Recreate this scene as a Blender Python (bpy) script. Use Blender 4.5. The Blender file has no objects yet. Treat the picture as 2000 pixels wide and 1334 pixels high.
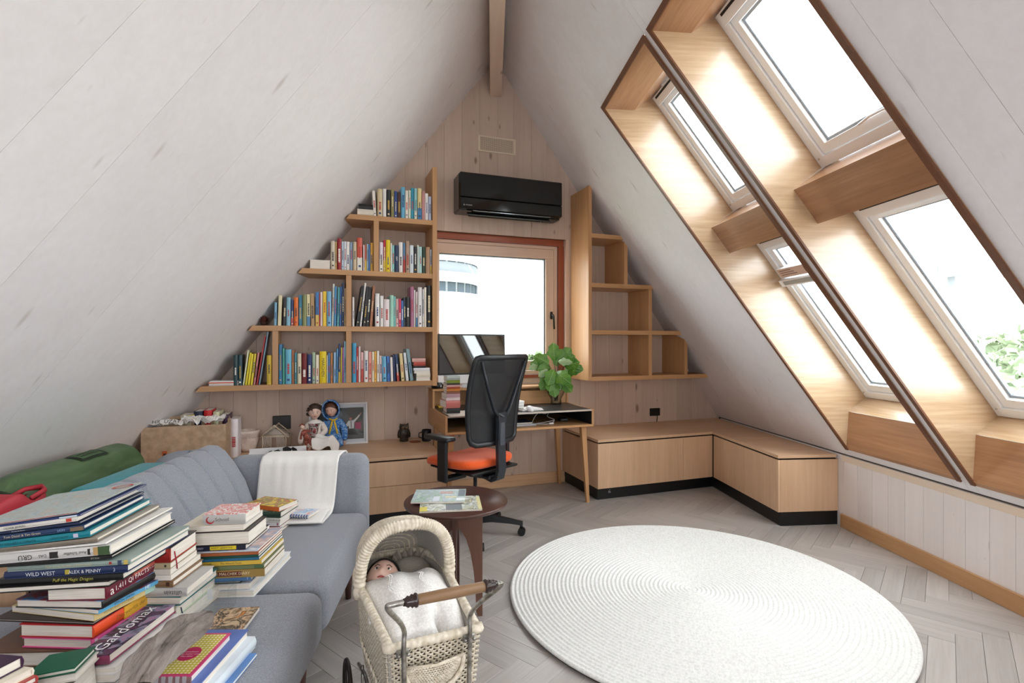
import bpy, bmesh, math, random
from mathutils import Matrix, Vector, Quaternion
random.seed(7)
SC = bpy.context.scene
COL = SC.collection
R_ = math.radians

# ------------------------------------------------------------------ camera, sky, exposure
EYE = 1.30
cam_d = bpy.data.cameras.new('camera'); cam = bpy.data.objects.new('camera', cam_d); COL.objects.link(cam)
cam.location = (0, 0, EYE); cam.rotation_euler = (R_(90), 0, 0)
cam_d.sensor_width = 36.0; cam_d.lens = 36.0*1020/2000; cam_d.clip_start = 0.05; cam_d.clip_end = 500
SC.camera = cam
SC.view_settings.view_transform = 'Standard'; SC.view_settings.look = 'None'
SC.view_settings.gamma = 1.0; SC.view_settings.use_curve_mapping = False
SC.view_settings.exposure = 1.65
SKY = 3.2
world = bpy.data.worlds.new('overcast_sky'); SC.world = world; world.use_nodes = True
wn = world.node_tree.nodes; bg = wn['Background']
bg.inputs['Color'].default_value = (0.93, 0.97, 1.0, 1); bg.inputs['Strength'].default_value = SKY
try:
    cy = SC.cycles
    cy.max_bounces = 12; cy.diffuse_bounces = 7; cy.glossy_bounces = 4; cy.transmission_bounces = 8
    cy.transparent_max_bounces = 16; cy.caustics_reflective = False; cy.caustics_refractive = False
    cy.use_denoising = True; cy.sample_clamp_indirect = 6.0
except Exception: pass

# ------------------------------------------------------------------ frames of the room
ORI = Vector((-0.1447, 4.613, 0.0))          # foot of the gable apex
M_B = Matrix.Translation(ORI) @ Matrix.Rotation(R_(20.0), 4, 'Z')     # gable wall: x along wall, +y into wall
PHI = math.atan(93/1020.)
M_R = Matrix.Translation(ORI) @ Matrix.Rotation(PHI, 4, 'Z')          # ridge: x across, y along ridge
SKEW = R_(20.0) - PHI
RIDGE, TPR, TPL = 3.80, 1.386, 1.33          # ridge height, right and left slope
GV = 0.03                                    # gable wall face in the M_B frame
M_BR = M_R.inverted() @ M_B
F_PX = 1020.0
def ray(px, py): return Vector(((px-1000)/F_PX, 1.0, -(py-667)/F_PX))
def hit(px, py, n, p0):                      # the real point of a plane seen along a line of sight
    r = ray(px, py); e = Vector((0, 0, EYE)); return e + r*((p0-e).dot(n)/r.dot(n))
def onB(px, py, v):                          # on a plane parallel to the gable, in its frame
    n = (M_B.to_3x3() @ Vector((0, 1, 0))); return M_B.inverted() @ hit(px, py, n, M_B @ Vector((0, v, 0)))
def onZ(px, py, z): return hit(px, py, Vector((0, 0, 1)), Vector((0, 0, z)))

# ------------------------------------------------------------------ mesh builder
class MB:
    def __init__(s): s.v = []; s.f = []; s.m = []; s.sm = []
    def add(s, vs, fs, mat=0, M=None, smooth=False):
        b = len(s.v)
        s.v += [tuple(M @ Vector(p)) if M is not None else tuple(p) for p in vs]
        s.f += [tuple(i+b for i in f) for f in fs]; s.m += [mat]*len(fs); s.sm += [smooth]*len(fs)
        return s
    def box(s, x0, x1, y0, y1, z0, z1, mat=0, M=None, c=0.0):
        if c <= 0:
            vs = [(x, y, z) for z in (z0, z1) for y in (y0, y1) for x in (x0, x1)]
            return s.add(vs, [(0,2,3,1),(4,5,7,6),(0,1,5,4),(2,6,7,3),(0,4,6,2),(1,3,7,5)], mat, M)
        c = min(c, (x1-x0)*.49, (y1-y0)*.49, (z1-z0)*.49)
        X, Y, Z = (x0, x1), (y0, y1), (z0, z1); vs = []; ix = {}
        sg = (1, -1)
        for k in (0, 1):
            for j in (0, 1):
                for i in (0, 1):
                    for a in range(3):
                        p = [X[i]+sg[i]*c, Y[j]+sg[j]*c, Z[k]+sg[k]*c]
                        p[a] = (X[i], Y[j], Z[k])[a]
                        ix[i, j, k, a] = len(vs); vs.append(tuple(p))
        I = lambda i, j, k, a: ix[i, j, k, a]
        fs = []
        for t in (0, 1):
            q = [(t,0,0),(t,1,0),(t,1,1),(t,0,1)]; fs.append([I(*p, 0) for p in (q if t else q[::-1])])
            q = [(0,t,0),(0,t,1),(1,t,1),(1,t,0)]; fs.append([I(*p, 1) for p in (q if t else q[::-1])])
            q = [(0,0,t),(1,0,t),(1,1,t),(0,1,t)]; fs.append([I(*p, 2) for p in (q if t else q[::-1])])
        cen = ((x0+x1)/2, (y0+y1)/2, (z0+z1)/2)
        def fix(f):
            a, b_, d = (Vector(vs[f[n]]) for n in (0, 1, 2)); n = (b_-a).cross(d-a)
            m = sum((Vector(vs[n_]) for n_ in f), Vector())/len(f) - Vector(cen)
            return f if n.dot(m) > 0 else f[::-1]
        for u in (0, 1):
            for w in (0, 1):
                fs.append(fix([I(0,u,w,1), I(1,u,w,1), I(1,u,w,2), I(0,u,w,2)]))
                fs.append(fix([I(u,0,w,0), I(u,1,w,0), I(u,1,w,2), I(u,0,w,2)]))
                fs.append(fix([I(u,w,0,0), I(u,w,1,0), I(u,w,1,1), I(u,w,0,1)]))
        for k in (0, 1):
            for j in (0, 1):
                for i in (0, 1): fs.append(fix([I(i,j,k,0), I(i,j,k,1), I(i,j,k,2)]))
        return s.add(vs, fs, mat, M)
    def prism(s, poly, d0, d1, fn, mat=0, caps=True):
        """poly: list of (a,b); fn(a,b,d) -> point."""
        n = len(poly)
        vs = [fn(a, b, d0) for a, b in poly] + [fn(a, b, d1) for a, b in poly]
        fs = [(i, (i+1) % n, n+(i+1) % n, n+i) for i in range(n)]
        if caps: fs += [tuple(range(n))[::-1], tuple(range(n, 2*n))]
        return s.add(vs, fs, mat)
    def tube(s, pts, r, n=8, closed=False, mat=0, M=None, caps=True, smooth=True, flat=None):
        pts = [Vector(p) for p in pts]; k = len(pts)
        rs = r if isinstance(r, (list, tuple)) else [r]*k
        vs = []; up = None
        for i in range(k):
            if closed: t = pts[(i+1) % k] - pts[i-1]
            else: t = pts[min(i+1, k-1)] - pts[max(i-1, 0)]
            t.normalize()
            if up is None:
                up = Vector((0, 0, 1)) if abs(t.z) < .9 else Vector((1, 0, 0))
            a = up - t*up.dot(t)
            if a.length < 1e-6: a = t.orthogonal()
            a.normalize(); up = a; b = t.cross(a)
            fl = flat or 1.0
            for j in range(n):
                q = 2*math.pi*j/n
                vs.append(pts[i] + a*(math.cos(q)*rs[i]*fl) + b*(math.sin(q)*rs[i]))
        fs = []
        for i in range(k if closed else k-1):
            o, p = i*n, ((i+1) % k)*n
            fs += [(o+j, o+(j+1) % n, p+(j+1) % n, p+j) for j in range(n)]
        if caps and not closed:
            fs += [tuple(range(n))[::-1], tuple(range((k-1)*n, k*n))]
        return s.add(vs, fs, mat, M, smooth)
    def lathe(s, prof, n=24, mat=0, M=None, smooth=True, close=False):
        vs = []; fs = []; k = len(prof)
        for r, z in prof:
            for j in range(n):
                q = 2*math.pi*j/n; vs.append((r*math.cos(q), r*math.sin(q), z))
        for i in range(k-1):
            fs += [(i*n+j, i*n+(j+1) % n, (i+1)*n+(j+1) % n, (i+1)*n+j) for j in range(n)]
        if prof[0][0] > 1e-6 and not close: fs.append(tuple(range(n))[::-1])
        if prof[-1][0] > 1e-6 and not close: fs.append(tuple(range((k-1)*n, k*n)))
        return s.add(vs, fs, mat, M, smooth)
    def grid(s, fn, nu, nv, mat=0, M=None, smooth=True, cu=False, cv=False):
        vs = [fn(i/(nu if cu else nu-1), j/(nv if cv else nv-1)) for i in range(nu) for j in range(nv)]
        fs = []
        for i in range(nu if cu else nu-1):
            for j in range(nv if cv else nv-1):
                i2, j2 = (i+1) % nu, (j+1) % nv
                fs.append((i*nv+j, i2*nv+j, i2*nv+j2, i*nv+j2))
        return s.add(vs, fs, mat, M, smooth)
    def ball(s, c, r, nu=16, nv=10, mat=0, M=None):
        rx, ry, rz = r if isinstance(r, (list, tuple)) else (r, r, r)
        def fn(u, v):
            a = 2*math.pi*u; b = math.pi*(v-.5)
            return (c[0]+rx*math.cos(a)*math.cos(b), c[1]+ry*math.sin(a)*math.cos(b), c[2]+rz*math.sin(b))
        return s.grid(fn, nu, nv, mat, M, True, cu=True)
    def mesh(s, name, mats, sharp=None):
        me = bpy.data.meshes.new(name); me.from_pydata(s.v, [], s.f)
        for m in (mats if isinstance(mats, (list, tuple)) else [mats]): me.materials.append(m)
        me.polygons.foreach_set('material_index', s.m)
        me.polygons.foreach_set('use_smooth', s.sm)
        if sharp is not None:
            me.polygons.foreach_set('use_smooth', [True]*len(s.f)); me.set_sharp_from_angle(angle=R_(sharp))
        me.update(); return me
    def build(s, name, mats, parent=None, M=None, sharp=None):
        o = bpy.data.objects.new(name, s.mesh(name, mats, sharp)); COL.objects.link(o)
        if parent is not None: o.parent = parent
        if M is not None: o.matrix_local = M
        return o
def recalc(o):
    bm = bmesh.new(); bm.from_mesh(o.data); bmesh.ops.recalc_face_normals(bm, faces=bm.faces); bm.to_mesh(o.data); bm.free(); return o
def tag(o, label=None, cat=None, group=None, kind=None):
    if label: o['label'] = label
    if cat: o['category'] = cat
    if group: o['group'] = group
    if kind: o['kind'] = kind
    return o
def thing(name, label, cat, M, group=None):
    o = bpy.data.objects.new(name, None); COL.objects.link(o); o.empty_display_size = .05
    o.matrix_world = M; return tag(o, label, cat, group)
def struct(name, M=None):
    o = bpy.data.objects.new(name, None); COL.objects.link(o); o.empty_display_size = .05
    if M is not None: o.matrix_world = M
    o['kind'] = 'structure'; return o
def copy_tree(o, parent=None):
    c = o.copy(); COL.objects.link(c); c.parent = parent
    for ch in o.children: copy_tree(ch, c)
    return c
def T(x, y, z, rz=0.0): return Matrix.Translation((x, y, z)) @ Matrix.Rotation(rz, 4, 'Z')
def subsurf(o, n=2):
    m = o.modifiers.new('sub', 'SUBSURF'); m.levels = n; m.render_levels = n; return o
def clip(poly, a, b, c):
    """keep a*x+b*y<=c"""
    out = []
    for i in range(len(poly)):
        p, q = poly[i], poly[(i+1) % len(poly)]
        dp, dq = a*p[0]+b*p[1]-c, a*q[0]+b*q[1]-c
        if dp <= 0: out.append(p)
        if dp*dq < 0:
            t = dp/(dp-dq); out.append((p[0]+(q[0]-p[0])*t, p[1]+(q[1]-p[1])*t))
    return out

# ------------------------------------------------------------------ materials
def lin(c):
    if isinstance(c, str): c = [int(c[i:i+2], 16)/255 for i in (0, 2, 4)]
    return tuple(x/12.92 if x <= .04045 else ((x+.055)/1.055)**2.4 for x in c[:3]) + (1.0,)
class NT:
    def __init__(s, name):
        s.mat = bpy.data.materials.new(name); s.mat.use_nodes = True
        s.n = s.mat.node_tree.nodes; s.l = s.mat.node_tree.links; s.b = s.n['Principled BSDF']
    def node(s, t, **kw):
        nd = s.n.new(t)
        for k, v in kw.items():
            if k.startswith('_'): setattr(nd, k[1:], v)
            else: nd.inputs[k.replace('_', ' ')].default_value = v
        return nd
    def link(s, a, b): s.l.new(a, b)
    def coord(s, scale, rand=True, src='Object'):
        tc = s.node('ShaderNodeTexCoord'); mp = s.node('ShaderNodeMapping'); mp.inputs['Scale'].default_value = scale
        if rand:
            oi = s.node('ShaderNodeObjectInfo'); mu = s.node('ShaderNodeVectorMath', _operation='SCALE'); mu.inputs[0].default_value = (13.1, 7.7, 5.3)
            s.link(oi.outputs['Random'], mu.inputs['Scale']); ad = s.node('ShaderNodeVectorMath', _operation='ADD')
            s.link(tc.outputs[src], ad.inputs[0]); s.link(mu.outputs[0], ad.inputs[1]); s.link(ad.outputs[0], mp.inputs['Vector'])
        else: s.link(tc.outputs[src], mp.inputs['Vector'])
        return mp.outputs['Vector']
    def ramp(s, fac, stops):
        r = s.node('ShaderNodeValToRGB'); e = r.color_ramp.elements
        while len(e) < len(stops): e.new(.5)
        for el, (p, c) in zip(e, stops): el.position = p; el.color = c
        s.link(fac, r.inputs['Fac']); return r.outputs['Color']
    def mix(s, fac, a, b, mode='MIX'):
        m = s.node('ShaderNodeMix', _data_type='RGBA', _blend_type=mode)
        for sock, v in ((m.inputs['Factor'], fac), (m.inputs[6], a), (m.inputs[7], b)):
            if hasattr(v, 'default_value'): s.link(v, sock)
            else: sock.default_value = v
        return m.outputs[2]
    def bump(s, h, strength=.2, dist=.005):
        b = s.node('ShaderNodeBump'); b.inputs['Strength'].default_value = strength; b.inputs['Distance'].default_value = dist
        s.link(h, b.inputs['Height']); s.link(b.outputs['Normal'], s.b.inputs['Normal'])
    def base(s, c, rough=.5):
        if hasattr(c, 'default_value'): s.link(c, s.b.inputs['Base Color'])
        else: s.b.inputs['Base Color'].default_value = c
        s.b.inputs['Roughness'].default_value = rough; return s
_pl = {}
def plain(c, rough=.55, metal=0.0, spec=None):
    k = (c, rough, metal, spec)
    if k not in _pl:
        t = NT('paint_'+str(c)); t.base(lin(c), rough); t.b.inputs['Metallic'].default_value = metal
        if spec is not None: t.b.inputs['Specular IOR Level'].default_value = spec
        _pl[k] = t.mat
    return _pl[k]
def wood(name, c1, c2, axis='x', rough=.45, fine=1.0, knots=0.0, kc='8a7060', contrast=1.0, tone=.06, bump=.12, coat=0.0, kacross=0, kr=.13):
    """grain along an object axis, with tone differing from board to board"""
    t = NT(name)
    st = {'x': (1.2, 22, 22), 'y': (22, 1.2, 22), 'z': (22, 22, 1.2)}[axis]
    v = t.coord(tuple(a*fine for a in st))
    n1 = t.node('ShaderNodeTexNoise', Scale=2.2, Detail=6.0, Roughness=.62, Distortion=.35); t.link(v, n1.inputs['Vector'])
    v2 = t.coord(tuple(a*fine*.22 for a in st))
    n2 = t.node('ShaderNodeTexNoise', Scale=1.6, Detail=2.0, Distortion=.9); t.link(v2, n2.inputs['Vector'])
    w = .5/contrast*.5
    f = t.node('ShaderNodeMath', _operation='MULTIPLY_ADD'); f.inputs[1].default_value = .55
    m5 = t.node('ShaderNodeMath', _operation='MULTIPLY'); m5.inputs[1].default_value = .45
    t.link(n2.outputs['Fac'], m5.inputs[0]); t.link(n1.outputs['Fac'], f.inputs[0]); t.link(m5.outputs[0], f.inputs[2])
    col = t.ramp(f.outputs[0], [(.5-w, lin(c1)), (.5+w, lin(c2))])
    if tone:
        oi = t.node('ShaderNodeObjectInfo'); mr = t.node('ShaderNodeMapRange'); mr.inputs['To Min'].default_value = 1-tone; mr.inputs['To Max'].default_value = 1+tone*.6
        t.link(oi.outputs['Random'], mr.inputs['Value']); cb = t.node('ShaderNodeCombineColor')
        for i in range(3): t.link(mr.outputs[0], cb.inputs[i])
        col = t.mix(1.0, col, cb.outputs[0], 'MULTIPLY')
    if knots:
        kv = t.coord((1, 1, 1)); sx = t.node('ShaderNodeSeparateXYZ'); t.link(kv, sx.inputs[0]); cx = t.node('ShaderNodeCombineXYZ')
        ia, il = {'x': (1, 0), 'y': (0, 1), 'z': (kacross, 2)}[axis]
        for q_, (src, m_) in enumerate(((ia, 6.5), (il, 2.8))):
            mu_ = t.node('ShaderNodeMath', _operation='MULTIPLY'); mu_.inputs[1].default_value = m_; t.link(sx.outputs[src], mu_.inputs[0]); t.link(mu_.outputs[0], cx.inputs[q_])
        vo = t.node('ShaderNodeTexVoronoi', Scale=1.0, Randomness=1.0, _voronoi_dimensions='2D'); t.link(cx.outputs[0], vo.inputs['Vector'])
        sep = t.node('ShaderNodeSeparateColor'); t.link(vo.outputs['Color'], sep.inputs[0])
        rad = t.node('ShaderNodeMapRange'); rad.inputs['From Min'].default_value = 1-knots; rad.inputs['To Min'].default_value = 0.0; rad.inputs['To Max'].default_value = kr
        t.link(sep.outputs[0], rad.inputs['Value'])
        sub = t.node('ShaderNodeMath', _operation='SUBTRACT'); t.link(rad.outputs[0], sub.inputs[0]); t.link(vo.outputs['Distance'], sub.inputs[1])
        sm = t.node('ShaderNodeMapRange'); sm.inputs['From Min'].default_value = -.03; sm.inputs['From Max'].default_value = .05; t.link(sub.outputs[0], sm.inputs['Value'])
        mm = t.node('ShaderNodeMath', _operation='MULTIPLY'); mm.inputs[1].default_value = .75; t.link(sm.outputs[0], mm.inputs[0])
        col = t.mix(mm.outputs[0], col, lin(kc))
    t.base(col, rough)
    if coat: t.b.inputs['Coat Weight'].default_value = coat; t.b.inputs['Coat Roughness'].default_value = .22
    t.bump(n1.outputs['Fac'], bump, .002)
    return t.mat
OAK = {a: wood('oak_'+a, 'a97a4e', 'c89b6d', a, .42, 1.0, tone=.05) for a in 'xyz'}
CAB = {a: wood('pale_oak_'+a, 'c49f7d', 'debb9b', a, .45, 1.1, tone=.04) for a in 'xyz'}
LINER = {a: wood('oak_lining_'+a, 'a88764', 'cbb090', a, .35, 1.3, tone=.03, contrast=1.3, coat=1.0) for a in 'xyz'}  # oak paled to carry the strong window light on the side linings
REVEAL = {a: wood('varnished_oak_'+a, '8f6240', 'b58660', a, .35, 1.3, tone=.03, contrast=1.3, coat=1.0) for a in 'xyz'}  # darker red-brown veneer, with the crossbars' shade put into the colour
WASH = {a: wood('whitewashed_pine_'+a, 'e0dbdb', 'ebe8e9', a, .5, .7, kr=.085, knots=.34, kc='c2bab5', tone=.025, bump=.05) for a in 'xyz'}
GABLE = wood('gable_pine', 'bda696', 'd4c0b1', 'z', .5, .6, knots=.36, kc='7a6052', tone=.06, bump=.06)  # same washed pine; lower light and warm oak bounce put into its tone
KNEEP = wood('knee_wall_pine', 'dfd6d2', 'ebe4e1', 'z', .5, .7, kacross=1, kr=.08, knots=.22, kc='96867e', tone=.03, bump=.05)
FLOORM = wood('grey_plank', '968f8a', 'b9b3af', 'x', .34, 1.5, tone=.15, contrast=.9, bump=.25)
WALNUT = {a: wood('walnut_'+a, '3a211a', '54332a', a, .3, 1.2, tone=.03) for a in 'xyz'}
WALNUT_L = wood('walnut_light', '5e3c2e', '7a5546', 'z', .35, 1.2, tone=.02)
BLACK = plain('0b0b0c', .45); WHITE = plain('eceae8', .4); DARKGAP = plain('2a2523', .8); GROOVE = plain('5a4c44', .8)
REDWOOD = wood('red_cedar', '8a4126', 'a4573a', 'x', .3, 1.2, tone=.02)
REDWOODZ = wood('red_cedar_z', '8a4126', 'a4573a', 'z', .3, 1.2, tone=.02)
PAPER = NT('paper'); 
_v = PAPER.coord((3, 3, 160)); _n = PAPER.node('ShaderNodeTexNoise', Scale=4.0, Detail=2.0); PAPER.link(_v, _n.inputs['Vector'])
PAPER.base(PAPER.ramp(_n.outputs['Fac'], [(.3, lin('d9cfc2')), (.7, lin('f1ebe2'))]), .8); PAPER = PAPER.mat
def glass_mat(name, tint=(1, 1, 1, 1), ior=1.45, edge=0.0):
    t = NT(name); out = t.n['Material Output']; t.n.remove(t.b)
    tr = t.n.new('ShaderNodeBsdfTransparent'); tr.inputs[0].default_value = tint
    if edge:      # seen edge-on, more glass is looked through
        lw = t.node('ShaderNodeLayerWeight', Blend=.35); t.link(t.mix(lw.outputs['Facing'], tint, tuple(x*(1-edge) for x in tint[:3])+(1,)), tr.inputs[0])
    gl = t.n.new('ShaderNodeBsdfGlossy'); gl.inputs['Roughness'].default_value = 0.02
    fr = t.n.new('ShaderNodeFresnel'); fr.inputs['IOR'].default_value = ior
    ge = t.n.new('ShaderNodeNewGeometry'); fm = t.n.new('ShaderNodeMath'); fm.operation = 'SUBTRACT'; fm.use_clamp = True
    t.link(fr.outputs[0], fm.inputs[0]); t.link(ge.outputs['Backfacing'], fm.inputs[1])
    mx = t.n.new('ShaderNodeMixShader'); t.link(fm.outputs[0], mx.inputs[0]); t.link(tr.outputs[0], mx.inputs[1]); t.link(gl.outputs[0], mx.inputs[2])
    t.link(mx.outputs[0], out.inputs['Surface']); return t.mat
GLASS = glass_mat('window_glass', (.97, .985, .98, 1))
# ================================================================== ROOM SHELL
def RP(x, y, z): return (x, y, z)
KR, KL = 2.37, -2.40                       # knee walls (M_R x)
KZ = RIDGE - TPR*KR                        # knee wall top, right
LZ0 = 3.79
REAR = -6.9                                # closing wall behind the camera (M_R y)
kR = math.hypot(1, TPR); sR, cR = TPR/kR, 1/kR
kL = math.hypot(1, TPL); sL, cL = TPL/kL, 1/kL
SK = .07
def slopeR(xf, yp, n): return (xf + n*sR, yp - SK*(xf-.674), RIDGE - TPR*xf + n*cR)
SKL = .12
def slopeL(xf, yp, n): return (xf - n*sL, yp + SKL*(xf+1.0), LZ0 + TPL*xf + n*cL)
OPEN = [(-1.955, -1.165), (-2.865, -2.052), (-4.55, -3.76), (-5.45, -4.66), (-6.35, -5.56)]
XT, XB = .667, 2.317                       # opening top and bottom footprints
tS = math.tan(SKEW)

floor = struct('floor', M_R)
# herringbone planks
PW, PL = .092, .481
a45 = R_(-45)
def fl(p, q): return (.19 + p*math.cos(a45) - q*math.sin(a45), -.84 + p*math.sin(a45) + q*math.cos(a45))
g = .0005
pm = MB().box(0, PL-2*g, 0, PW-2*g, -.012, 0, c=.0008).mesh('plank', FLOORM)
cands = []
RUGC = (0.9276, 2.693)
for i in range(-60, 61):
    for j in range(-10, 11):
        for hv in (0, 1):
            x0, y0 = i*PW + j*PL, i*PW - j*PL
            if hv: y0 += PW
            c = (x0+PL/2, y0+PW/2) if not hv else (x0+PW/2, y0+PL/2)
            X, Y = fl(*c)
            if X < KL-.1 or X > KR+.25 or Y < REAR or Y > X*tS+.3: continue
            w = M_R @ Vector((X, Y, 0)); vis = 0
            if w.y > .9:
                px, py = 1000+1020*w.x/w.y, 667+1020*EYE/w.y
                if -150 < px < 2150 and py < 1420:
                    vis = 2
                    if math.hypot(w.x-RUGC[0], w.y-RUGC[1]) < .72: vis = 0
                    if X < -1.15 or (X > 2.05 and Y > -1.0): vis = 0
            cands.append((-vis, (w.length), x0, y0, hv))
cands.sort()
rest = MB(); parts = 0
for vz, d, x0, y0, hv in cands:
    X, Y = fl(x0+g, y0+g)
    if hv:
        Xh, Yh = fl(x0+PW-g, y0+g); M = T(Xh, Yh, 0, a45+R_(90))
    else: M = T(X, Y, 0, a45)
    if vz < 0 and parts < 298:
        o = bpy.data.objects.new('plank', pm); COL.objects.link(o); o.parent = floor; o.matrix_local = M; parts += 1
    else:
        rest.box(0, PL-2*g, 0, PW-2*g, -.012, 0, M=M)
o = rest.build('outlying_planks', FLOORM, floor); o['kind'] = 'stuff'
MB().box(KL-.5, KR+.6, REAR-.2, 1.2, -.15, -.0122).build('subfloor', GROOVE, floor)

# ---- left slope: boards running up the roof
wl = struct('wall_left', M_R)
ys = [-7.0, -6.2, -5.4, -4.5, -4.1, -3.42, -3.05, -2.72, -2.18, -1.52, -.92, -.2, .6]
def gable_clip_L(poly): return poly
bk = MB()
for i in range(len(ys)-1):
    y0, y1 = ys[i], ys[i+1]
    poly = [(KL-.0, y0+.0007), (.05, y0+.0007), (.05, y1-.0007), (KL-.0, y1-.0007)]
    # stop at the gable: yp + SKL*(x+1) <= x*tS + .1
    poly = clip(poly, SKL-tS, 1.0, .14 - SKL)
    if len(poly) > 2: recalc(MB().prism(poly, 0, .02, slopeL).build('board', WASH['x'], wl))
poly = clip([(KL-.15, ys[0]), (.2, ys[0]), (.2, ys[-1]), (KL-.15, ys[-1])], SKL-tS, 1.0, .14 - SKL)
recalc(MB().prism(poly, .0205, .14, slopeL).build('backing', GROOVE, wl))
kz = LZ0 + TPL*KL
recalc(MB().box(KL-.1, KL, REAR, .0, -.1, kz+.15).build('knee_board', KNEEP, wl))

# ---- right slope with the roof-window openings
ce = struct('ceiling', M_R)
LT = .0205
HOLE = [(a-LT, b+LT) for a, b in OPEN]
ysr = [-7.0, -3.35, -3.165, -2.97, -.27, .35, 1.2]
def inopen(y0, y1):
    m = (y0+y1)/2
    return any(a < m < b for a, b in HOLE)
def gclipR(p): return clip(p, -SK-tS, 1.0, .14 - SK*.674)
ysr2 = sorted(set(ysr + [v for ab in HOLE for v in ab]))
bkR = MB()
for i in range(len(ysr2)-1):
    y0, y1 = ysr2[i], ysr2[i+1]
    spans = [(-.05, XT-.0125), (XB+.0145, KR+.0)] if inopen(y0, y1) else [(-.05, KR+.0)]
    for x0, x1 in spans:
        poly = gclipR([(x0, y0+.0007), (x1, y0+.0007), (x1, y1-.0007), (x0, y1-.0007)])
        if len(poly) > 2: recalc(MB().prism(poly, 0, .02, slopeR).build('board', WASH['x'], ce))
        e0, e1 = (x0-.15 if x0 < 0 else x0), (x1+.15 if x1 > KR-.01 else x1)
        poly = gclipR([(e0, y0), (e1, y0), (e1, y1), (e0, y1)])
        if len(poly) > 2: bkR.prism(poly, .0205, .14, slopeR)
recalc(bkR.build('backing', GROOVE, ce))

# ---- ridge beam
bd = wood('beam_pine', 'cbb09c', 'dcc6b4', 'y', .5, .8, knots=.25, kc='8f7668', tone=0)
beam = struct('trim_1', M_R @ T(.002, 0, 3.475, R_(-3.0)))
MB().box(-.052, .052, REAR, .02, 0, .23, c=.003).build('ridge_beam', bd, beam)

# ---- gable wall of vertical boards (M_B frame), with the window opening
wb = struct('wall_back', M_B)
us = [-2.65, -2.44, -2.228, -2.07, -1.911, -1.751, -1.587, -1.429, -1.279, -1.115, -.955, -.786, -.615, -.455, -.298, -.141, .029, .183, .352, .503, .685, .85, 1.016, 1.162, 1.307, 1.46, 1.63, 1.79, 1.95, 2.12, 2.29, 2.46, 2.64, 2.8]
WU0, WU1, WZ0, WZ1 = -.60, .735, .905, 2.252
cosk = math.cos(SKEW)
def gz(poly):   # below both slopes (gable-plane slope = tan * cos skew)
    poly = clip(poly, TPR*cosk, 1.0, RIDGE+.07+GV*math.sin(SKEW)*TPR)
    return clip(poly, -TPL*cosk, 1.0, LZ0+.07)
def gfn(u, z, d): return (u, d, z)
bkB = MB()
cuts = sorted(set(us+[WU0, WU1]))
for i in range(len(cuts)-1):
    u0, u1 = cuts[i], cuts[i+1]
    inside = u0 >= WU0-.001 and u1 <= WU1+.001
    for z0, z1 in ([(-.02, WZ0), (WZ1, 4.0)] if inside else [(-.02, 4.0)]):
        gg = .0007
        poly = gz([(u0+gg, z0), (u1-gg, z0), (u1-gg, z1), (u0+gg, z1)])
        if len(poly) > 2: recalc(MB().prism(poly, GV, GV+.018, gfn).build('board', GABLE, wb))
        poly = gz([(u0, z0), (u1, z0), (u1, z1), (u0, z1)])
        if len(poly) > 2: bkB.prism(poly, GV+.0185, GV+.16, gfn)
recalc(bkB.build('backing', GROOVE, wb))

# ---- right knee wall
wr = struct('wall_right', M_R)
ky = -6.9; k = 0
kys = [-6.9+.127*i for i in range(60)]
off = -1.306 - min(kys, key=lambda q: abs(q+1.306))
for i in range(len(kys)-1):
    y0, y1 = kys[i]+off, kys[i+1]+off
    if y1 > .75: break
    MB().box(KR, KR+.018, y0+.0007, y1-.0007, 0, KZ-.012, c=.001).build('board', KNEEP, wr)
MB().box(KR+.0185, KR+.2, REAR-.2, .9, -.1, KZ+.12).build('backing', GROOVE, wr)
MB().box(KR-.002, KR+.018, REAR, -1.16, KZ-.055, KZ-.0125, c=.001).build('top_rail', wood('pale_rail', 'd9c3ab', 'e6d4c0', 'y', .5, 1, tone=0), wr)
bb = struct('baseboard_right', M_R)
MB().box(KR-.018, KR-.0005, REAR, -1.165, 0, .092, c=.002).build('board', OAK['y'], bb)
bb2 = struct('baseboard_back', M_B)
cabx = wood('baseboard_oak', 'c9a27c', 'dcb893', 'x', .45, 1.0, tone=0)
MB().box(-.628, .68, .012, GV-.0005, 0, .10, c=.002).build('board', cabx, bb2)
MB().box(-.628, .68, .004, .0118, 0, .05, c=.002).build('lower_moulding', cabx, bb2)

# ---- unseen rear wall behind the camera, its window added to supply fill light
wf = struct('wall_front', M_R)
RWX, RWZ0, RWZ1 = .65, .9, 2.1
def rfn(x, z, d): return (x, REAR+d, z)
mb = MB()
def rz(p): return clip(clip(p, TPR, 1, RIDGE+.1), -TPL, 1, LZ0+.1)
for a, b, c_, d in ((KL-.1, -RWX, -.1, 4), (RWX, KR+.1, -.1, 4), (-RWX, RWX, -.1, RWZ0), (-RWX, RWX, RWZ1, 4)):
    mb.prism(rz([(a, c_), (b, c_), (b, d), (a, d)]), -.12, 0, rfn)
recalc(mb.build('boards', WASH['z'], wf))

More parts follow.
